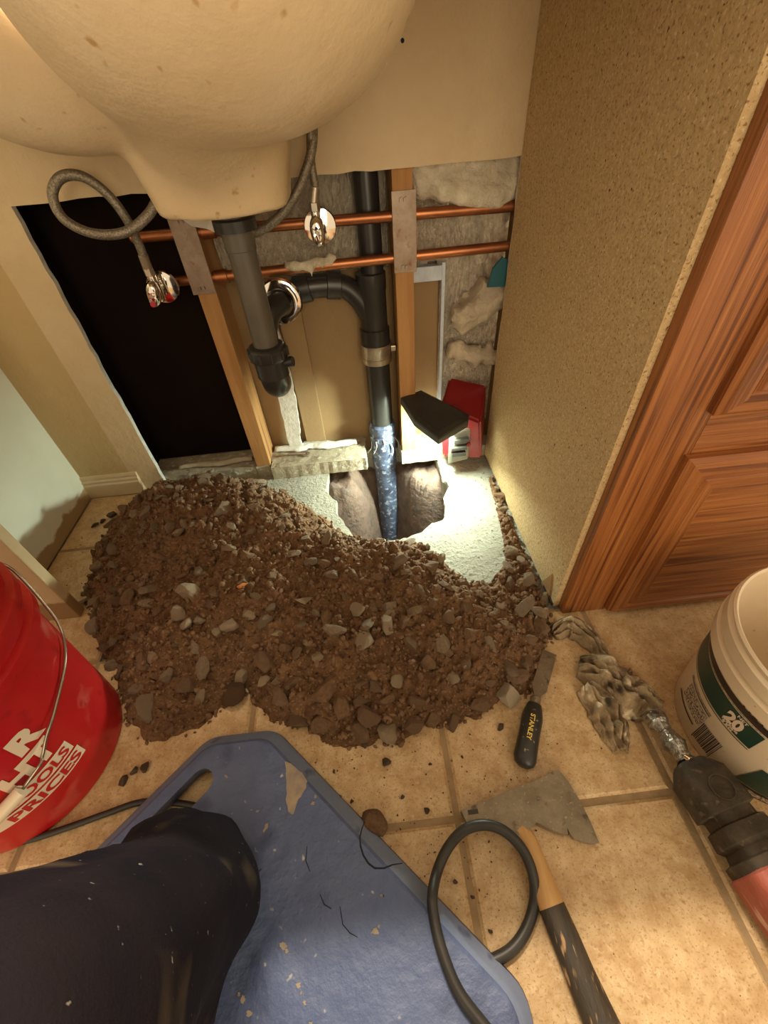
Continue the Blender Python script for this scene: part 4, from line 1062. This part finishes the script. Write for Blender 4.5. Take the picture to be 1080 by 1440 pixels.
# smears and crack lines lying on the top
def flatpatch(name, pxs, mat, z=.0304):
    rq = random.Random(len(pxs) + int(pxs[0][0])); pts_ = []
    for a_, b_ in zip(pxs, pxs[1:] + pxs[:1]):
        for k_ in range(3): pts_.append((a_[0] + (b_[0] - a_[0]) * k_ / 3 + rq.uniform(-1.2, 1.2), a_[1] + (b_[1] - a_[1]) * k_ / 3 + rq.uniform(-1.2, 1.2)))
    P = [onz(*p, z) for p in pts_]; return mk(name, P, [tuple(range(len(P)))], mat, bd)
flatpatch('plaster_smear', [(401, 1071), (410, 1075), (424, 1087), (432, 1098), (430, 1110), (420, 1125), (412, 1145), (406, 1142), (402, 1125), (404, 1100)], m_tan)
flatpatch('plaster_smear', [(372, 1160), (378, 1157), (376, 1166), (370, 1172)], m_tan)
for (x_, y_, s_) in [(342, 1405, 6), (350, 1425, 5), (336, 1398, 3), (420, 1385, 6), (424, 1396, 3), (428, 1410, 4), (398, 1330, 7), (404, 1338, 4), (527, 1310, 6), (533, 1303, 3), (538, 1260, 3), (440, 1130, 4), (443, 1120, 3), (437, 1440, 4), (318, 1092, 3)]:
    rp = random.Random(int(x_)); flatpatch('plaster_smear', [(x_ + s_ * rp.uniform(.4, 1) * math.cos(k * .9), y_ + 1.2 * s_ * rp.uniform(.4, 1) * math.sin(k * .9)) for k in range(7)], m_tan)
def crack(pxs, w=.0011):
    P = [onz(*p, .0303) for p in pxs]; V = []; Fc = []
    for i, p in enumerate(P):
        d = (P[min(i + 1, len(P) - 1)] - P[max(i - 1, 0)]); s_ = Vector((-d.y, d.x, 0)).normalized() * w * (.4 + .6 * math.sin(math.pi * (i + .5) / len(P)))
        V += [p + s_, p - s_]
    for i in range(len(P) - 1): Fc.append((2 * i, 2 * i + 1, 2 * i + 3, 2 * i + 2))
    mk('crack', V, Fc, m_crack, bd)
crack([(513, 1155), (509, 1165), (506, 1178), (507, 1190), (511, 1203), (518, 1214), (527, 1221), (540, 1221), (552, 1216), (566, 1214)])
crack([(478, 1275), (482, 1300), (492, 1312), (503, 1318)], .0006)
crack([(450, 1258), (456, 1272), (466, 1278)], .0006)
crack([(432, 1190), (430, 1210), (436, 1226)], .0006)
crack([(338, 1240), (356, 1232), (368, 1222)], .0006)

# ================================================================== CORDS
tag(tube('extension_cord', [onz(-120, 1215, .005), onz(-40, 1200, .005), onz(0, 1189, .005), onz(45, 1180, .005), onz(100, 1162, .005), onz(150, 1144, .005), onz(200, 1128, .005), onz(255, 1130, .005), onz(300, 1142, .005), onz(350, 1165, .005)], .0045, m_cord, None, 12, n=8), 'thin black cord running past the red bucket and under the blue board', 'cord')
tag(tube('extension_cord', [onz(560, 1330, .006), onz(640, 1368, .006), onz(690, 1352, .0065), onz(722, 1333, .0065), onz(743, 1300, .0065), onz(752, 1262, .010), onz(748, 1225, .026), onz(733, 1192, .032), onz(708, 1168, .034), onz(680, 1160, .034), onz(652, 1168, .030), onz(630, 1192, .022), onz(615, 1225, .022), onz(608, 1262, .036), onz(612, 1300, .037), onz(624, 1345, .037), onz(645, 1395, .037), onz(678, 1440, .037), onz(720, 1490, .037)], .0065, m_cord, None, 14, n=8), 'thick black cord making a round loop over the hatchet and the blue board', 'cord')

# ================================================================== HATCHET
hx = thing('hatchet', 'worn steel shingling hatchet with a half-blackened wooden handle on the tiles', 'hatchet', (.16, .09, 0))
hp = [(648, 1140), (680, 1128), (720, 1111), (753, 1098), (786, 1081), (800, 1098), (818, 1127), (832, 1155), (844, 1184), (836, 1186), (822, 1183), (808, 1179), (802, 1172), (798, 1164), (799, 1173), (790, 1172), (772, 1166), (754, 1157), (742, 1168), (727, 1177), (710, 1170), (692, 1160), (686, 1152), (676, 1158), (656, 1158)]
bm = bmesh.new()
tp_ = []; bt_ = []
for p in hp:
    q_ = onz(*p, .016); f_ = max(0, min(1, (q_.x - .145) / .095)); th = .010 * (1 - f_) + .0012
    if q_.x < .10: th = .009
    tp_.append(bm.verts.new((q_.x, q_.y, .013 + th * .8 - .002 * f_))); bt_.append(bm.verts.new((q_.x, q_.y, .013 - th * .8 - .006 * f_)))
bm.faces.new(tp_); bm.faces.new(bt_[::-1])
for i in range(len(hp)): bm.faces.new((tp_[i], tp_[(i + 1) % len(hp)], bt_[(i + 1) % len(hp)], bt_[i]))
bmesh.ops.triangulate(bm, faces=[f for f in bm.faces if len(f.verts) > 4])
bmobj('head', bm, m_steel, hx)
hpath = [onz(*p, .013) for p in ((729, 1166), (741, 1184), (757, 1225), (772, 1265), (795, 1320), (820, 1380), (846, 1440), (868, 1490))]
P = catmull(hpath, 5); ncut = 16
ro = [.0125 + .004 * min(1, i / 20) + (.003 * max(0, (i - 24) / 10)) for i in range(len(P))]
V, Fc = sweep(P[:ncut + 1], ro[:ncut + 1], 18, sy=.72, up=(0, 0, 1)); autosmooth(mk('handle', V, Fc, m_hick, hx), 60)
V, Fc = sweep([p_ for p_ in P[ncut:]], [r_ + .0003 for r_ in ro[ncut:]], 18, sy=.72, up=(0, 0, 1)); o = autosmooth(mk('blackened_handle', V, Fc, m_charr, hx), 60)
o['label'] = 'blackened lower half of the handle'
tb = box('nail_slot', (.082, .118, .0200), (.096, .1235, .0212), m_blk, hx); tb.rotation_euler = (0, 0, 0)

# ================================================================== CHISEL
ch = thing('chisel', 'black-handled chisel lying at the edge of the dirt pile', 'chisel', (.2, .23, 0))
hA = onz(752, 990, .015); hB = onz(736, 1078, .015); dirv = (hA - hB).normalized(); sd = Vector((-dirv.y, dirv.x, 0))
tipc = onz(773, 917, .010); 
bdir = (tipc - hA).normalized(); bs = Vector((-bdir.y, bdir.x, 0)); Lb = (tipc - hA).length
secs = [(0, .0050, .009), (.016, .0055, .006), (.028, .0120, .003), (Lb * .9, .0120, .002), (Lb, .0120, .0008)]
V = []; Fc = []
for s_, w_, h_ in secs:
    c_ = hA + bdir * s_
    for (a_, e_) in ((-1, -1), (1, -1), (1, 1), (-1, 1)): V.append(c_ + bs * w_ * a_ + Vector((0, 0, e_ * h_ * .5)))
for i in range(len(secs) - 1):
    for k in range(4): Fc.append((i * 4 + k, i * 4 + (k + 1) % 4, i * 4 + 4 + (k + 1) % 4, i * 4 + 4 + k))
Fc += [(3, 2, 1, 0), tuple(range((len(secs) - 1) * 4, len(secs) * 4))]
mk('blade', V, Fc, m_steel, ch)
Lh = (hA - hB).length
hs = [(0, .008), (.004, .0140), (.012, .0165), (.045, .0155), (.075, .0160), (Lh - .012, .0140), (Lh - .001, .0110), (Lh, .006)]
V, Fc = sweep([hB + dirv * s_ for s_, _ in hs], [r_ for _, r_ in hs], 12, up=(0, 0, 1), sy=.85)
autosmooth(mk('handle', V, Fc, m_hand, ch), 40)
lathe('ferrule', [(.0075, 0), (.0085, .001), (.0085, .012), (.006, .014)], hA - dirv * .002, m_steel, ch, 16, axis=tuple(dirv))
bm = text2d('STANLEY', .0115, .0003); xs = [v.co.x for v in bm.verts]; xm = (min(xs) + max(xs)) / 2; sc = .040 / (max(xs) - min(xs))
cm = hB + dirv * (Lh * .56)
wrap(bm, lambda u, v: cm - dirv * ((u - xm) * sc) + sd * (.004 - v * sc) + Vector((0, 0, .0142)))
me = bpy.data.meshes.new('lettering'); bm.to_mesh(me); bm.free(); link('lettering', me, m_ylet, ch)

# ================================================================== RAG
def rag_patch(spine, widths, hts, seed, nseg=46):
    P = catmull(spine, 14); n_ = len(P); V = []; Fc = []
    for i, p in enumerate(P):
        f_ = i / (n_ - 1) * (len(widths) - 1); k_ = min(int(f_), len(widths) - 2); w = widths[k_] + (widths[k_ + 1] - widths[k_]) * (f_ - k_); h_ = hts[k_] + (hts[k_ + 1] - hts[k_]) * (f_ - k_)
        tt = (P[min(i + 1, n_ - 1)] - P[max(i - 1, 0)]); s_ = Vector((-tt.y, tt.x, 0)).normalized()
        w *= 1 + .22 * mnoise.noise((i * .14, seed, 0))
        for k in range(nseg + 1):
            u = k / nseg * 2 - 1; dome = (1 - abs(u) ** 2.4)
            fold = abs(math.sin(u * 6.5 + 3.2 * mnoise.noise((i * .06, u * 1.4, seed)) + i * .05)) ** .8 - .35 * abs(mnoise.noise((i * .22, u * 7, seed + 9)))
            z = h_ * dome * (.40 + .75 * fold + .55 * mnoise.noise((i * .16, u * 3.2, seed + 3))) + .002 + .003 * abs(mnoise.noise((i * .4, u * 9, seed)))
            V.append((p.x + s_.x * u * w, p.y + s_.y * u * w, max(z, .0012)))
    for i in range(n_ - 1):
        for k in range(nseg):
            a = i * (nseg + 1) + k; Fc.append((a, a + 1, a + nseg + 2, a + nseg + 1))
    return V, Fc
rv = []; rf = []
for sp, wd, ht, sd_ in [(((775, 893), (800, 883), (832, 905), (850, 930)), [.012, .024, .020, .010], [.014, .024, .018, .014], 1),
                        (((812, 938), (842, 950), (868, 972), (895, 985), (925, 1000)), [.020, .042, .050, .040, .014], [.016, .034, .038, .034, .020], 2),
                        (((822, 968), (848, 1000), (862, 1030), (872, 1060)), [.018, .030, .024, .012], [.018, .030, .026, .018], 3)]:
    V, Fc = rag_patch([onz(*p, 0) for p in sp], wd, ht, sd_)
    o_ = len(rv); rv += V; rf += [tuple(q_ + o_ for q_ in f_) for f_ in Fc]
o = mk('rag', rv, rf, m_rag, None, True); md = o.modifiers.new('thick', 'SOLIDIFY'); md.thickness = .0018; md.offset = 1
tag(o, 'grimy crumpled cloth rag on the tiles between the dirt and the white pail', 'rag')

# ================================================================== POWER HAMMER
ph = thing('power_hammer', 'scuffed red power hammer with a black rubber nose and taped silver shank', 'power tool', (.42, .05, 0))
q0 = onz(917, 1004, .030); q1 = onz(967, 1070, .040); ax = Vector((.030, -.165, .012)).normalized()
q1 = Vector((.392, .142, .042)); q2 = q1 + ax * .058; q3 = q2 + ax * .055
pth = catmull([q0, q0.lerp(q1, .35), q0.lerp(q1, .7), q1], 8)
V, Fc = sweep(pth, [.013 + .003 * math.sin(i * .55) + .0012 * (i % 5 == 0) for i in range(len(pth))], 20)
V = [v + Vector((mnoise.noise(v * 90), mnoise.noise(v * 90 + Vector((5, 0, 0))), mnoise.noise(v * 90 + Vector((0, 7, 0))))) * .0028 for v in V]
mk('taped_shank', V, Fc, m_crinkle, ph)
cyl('shank_pin', q1 - ax * .006 + Vector((-.004, -.002, .013)), q1 - ax * .001 + Vector((-.004, -.003, .019)), .004, m_chrome, ph, 12)
def rsec(c, hw, hh, n_=20, pw=.45):
    z_ = ax; s_ = z_.cross(Vector((0, 0, 1))).normalized(); u_ = s_.cross(z_)
    out = []
    for k in range(n_):
        a = 2 * math.pi * k / n_; ca, sa = math.cos(a), math.sin(a)
        out.append(c + s_ * hw * math.copysign(abs(ca) ** pw, ca) + u_ * hh * math.copysign(abs(sa) ** pw, sa))
    return out
def loft(name, secs, mat, parent):
    n_ = len(secs[0]); V = [p for s_ in secs for p in s_]; Fc = []
    for i in range(len(secs) - 1):
        for k in range(n_): a = i * n_ + k; b_ = i * n_ + (k + 1) % n_; Fc.append((a, b_, b_ + n_, a + n_))
    Fc += [tuple(range(n_))[::-1], tuple((len(secs) - 1) * n_ + k for k in range(n_))]
    o = mk(name, V, Fc, mat, parent); bm = bmesh.new(); bm.from_mesh(o.data); bmesh.ops.recalc_face_normals(bm, faces=bm.faces); bm.to_mesh(o.data); bm.free()
    return autosmooth(o, 35)
loft('rubber_nose', [rsec(q1 + ax * s_, w_, h_) for s_, w_, h_ in ((0, .017, .016), (.004, .022, .020), (.014, .030, .025), (.018, .033, .028), (.060, .034, .030), (.062, .027, .025), (.072, .027, .025), (.074, .032, .029), (.090, .034, .031), (.096, .028, .027), (.104, .030, .029), (.106, .037, .034), (.116, .037, .034))], m_boot_r, ph)
# raised ring emblem on top of the nose
u_ = Vector((0, 0, 1)); cc = q1 + ax * .038 + Vector((0, 0, .0305)); s_ = ax.cross(u_).normalized()
V = []; Fc = []
for k in range(32):
    a = 2 * math.pi * k / 32
    for r_, h_ in ((.0150, 0), (.0150, .0012), (.0136, .0012), (.0136, 0)): V.append(cc + s_ * r_ * math.cos(a) + ax * r_ * math.sin(a) + Vector((0, 0, h_)))
for k in range(32):
    for j in range(4): Fc.append((k * 4 + j, k * 4 + (j + 1) % 4, ((k + 1) % 32) * 4 + (j + 1) % 4, ((k + 1) % 32) * 4 + j))
mk('round_emblem', V, Fc, m_boot_r, ph)
loft('red_casing', [rsec(q1 + ax * s_, w_, h_, 24, .38) for s_, w_, h_ in ((.114, .034, .032), (.118, .039, .036), (.200, .042, .037), (.26, .043, .037), (.34, .040, .037), (.36, .034, .032))], m_toolred, ph)

# ================================================================== PERSON (kneeling leg in dark trousers)
def body(X, Y, Z):
    d = sd_cone(X, Y, Z, (-.262, .055, .098), (-.232, -.075, .46), .072, .112)   # thigh, nearly upright
    d = smin(d, sd_cone(X, Y, Z, (-.258, .070, .090), (-.275, .080, .115), .060, .058), .05)   # knee cap
    d = smin(d, sd_cone(X, Y, Z, (-.262, .03, .094), (-.300, -.38, .084), .062, .048), .03)    # shin lying back
    d = smin(d, sd_cone(X, Y, Z, (-.235, -.19, .52), (-.03, -.26, .52), .115, .115), .06)      # pelvis
    d = smin(d, sd_cone(X, Y, Z, (-.02, -.28, .50), (.14, -.30, .13), .105, .068), .04)
    d = smin(d, sd_cone(X, Y, Z, (.14, -.30, .12), (.12, -.68, .085), .062, .045), .03)
    # cloth folds fanning out from the knee
    ang = np.arctan2(X + .268, -(Y - .12)); rad = np.hypot(X + .268, Y - .12)
    fold = np.sin(ang * 7 + 2 * vnoise(X * 12, Y * 12 + Z * 8, 3)) * np.exp(-((rad - .17) / .13) ** 2)
    d = d - .007 * fold - .006 * (vnoise(X * 28 + Z * 9, Y * 16 + Z * 10, 4) - .5)
    return np.maximum(d, .0315 - Z)
V, Fc = surfnet(body, (-.46, -.74, .02), (.27, .18, .66), .009)
pz = thing('person', 'person kneeling on the blue board in dusty dark trousers', 'person', (-.27, .05, .03))
o = mk('body', V, Fc, m_jean, pz, True); o['label'] = 'dusty dark navy trouser leg bent at the knee'
md = o.modifiers.new('soft', 'SMOOTH'); md.iterations = 2
def shoe(cx, cy, cz):
    def f(X, Y, Z):
        d = sd_cone(X, Y, Z, (cx, cy, cz + .03), (cx, cy - .10, cz + .005), .045, .042)
        d = smin(d, sd_cone(X, Y, Z, (cx, cy - .07, cz), (cx, cy - .20, cz - .005), .040, .036), .03)
        return np.maximum(d, .002 - Z)
    V, Fc = surfnet(f, (cx - .07, cy - .27, .0), (cx + .07, cy + .07, .16), .009)
    return mk('boot', V, Fc, m_boot, pz, True)
shoe(-.302, -.42, .060); shoe(.118, -.72, .060)

wb_ = bpy.data.objects['wall_back']
q_ = ony(566, 57, YW); cyl('nail_hole', (q_.x, YW - .0004, q_.z), (q_.x, YW + .002, q_.z), .003, m_crack, wb_, 12)
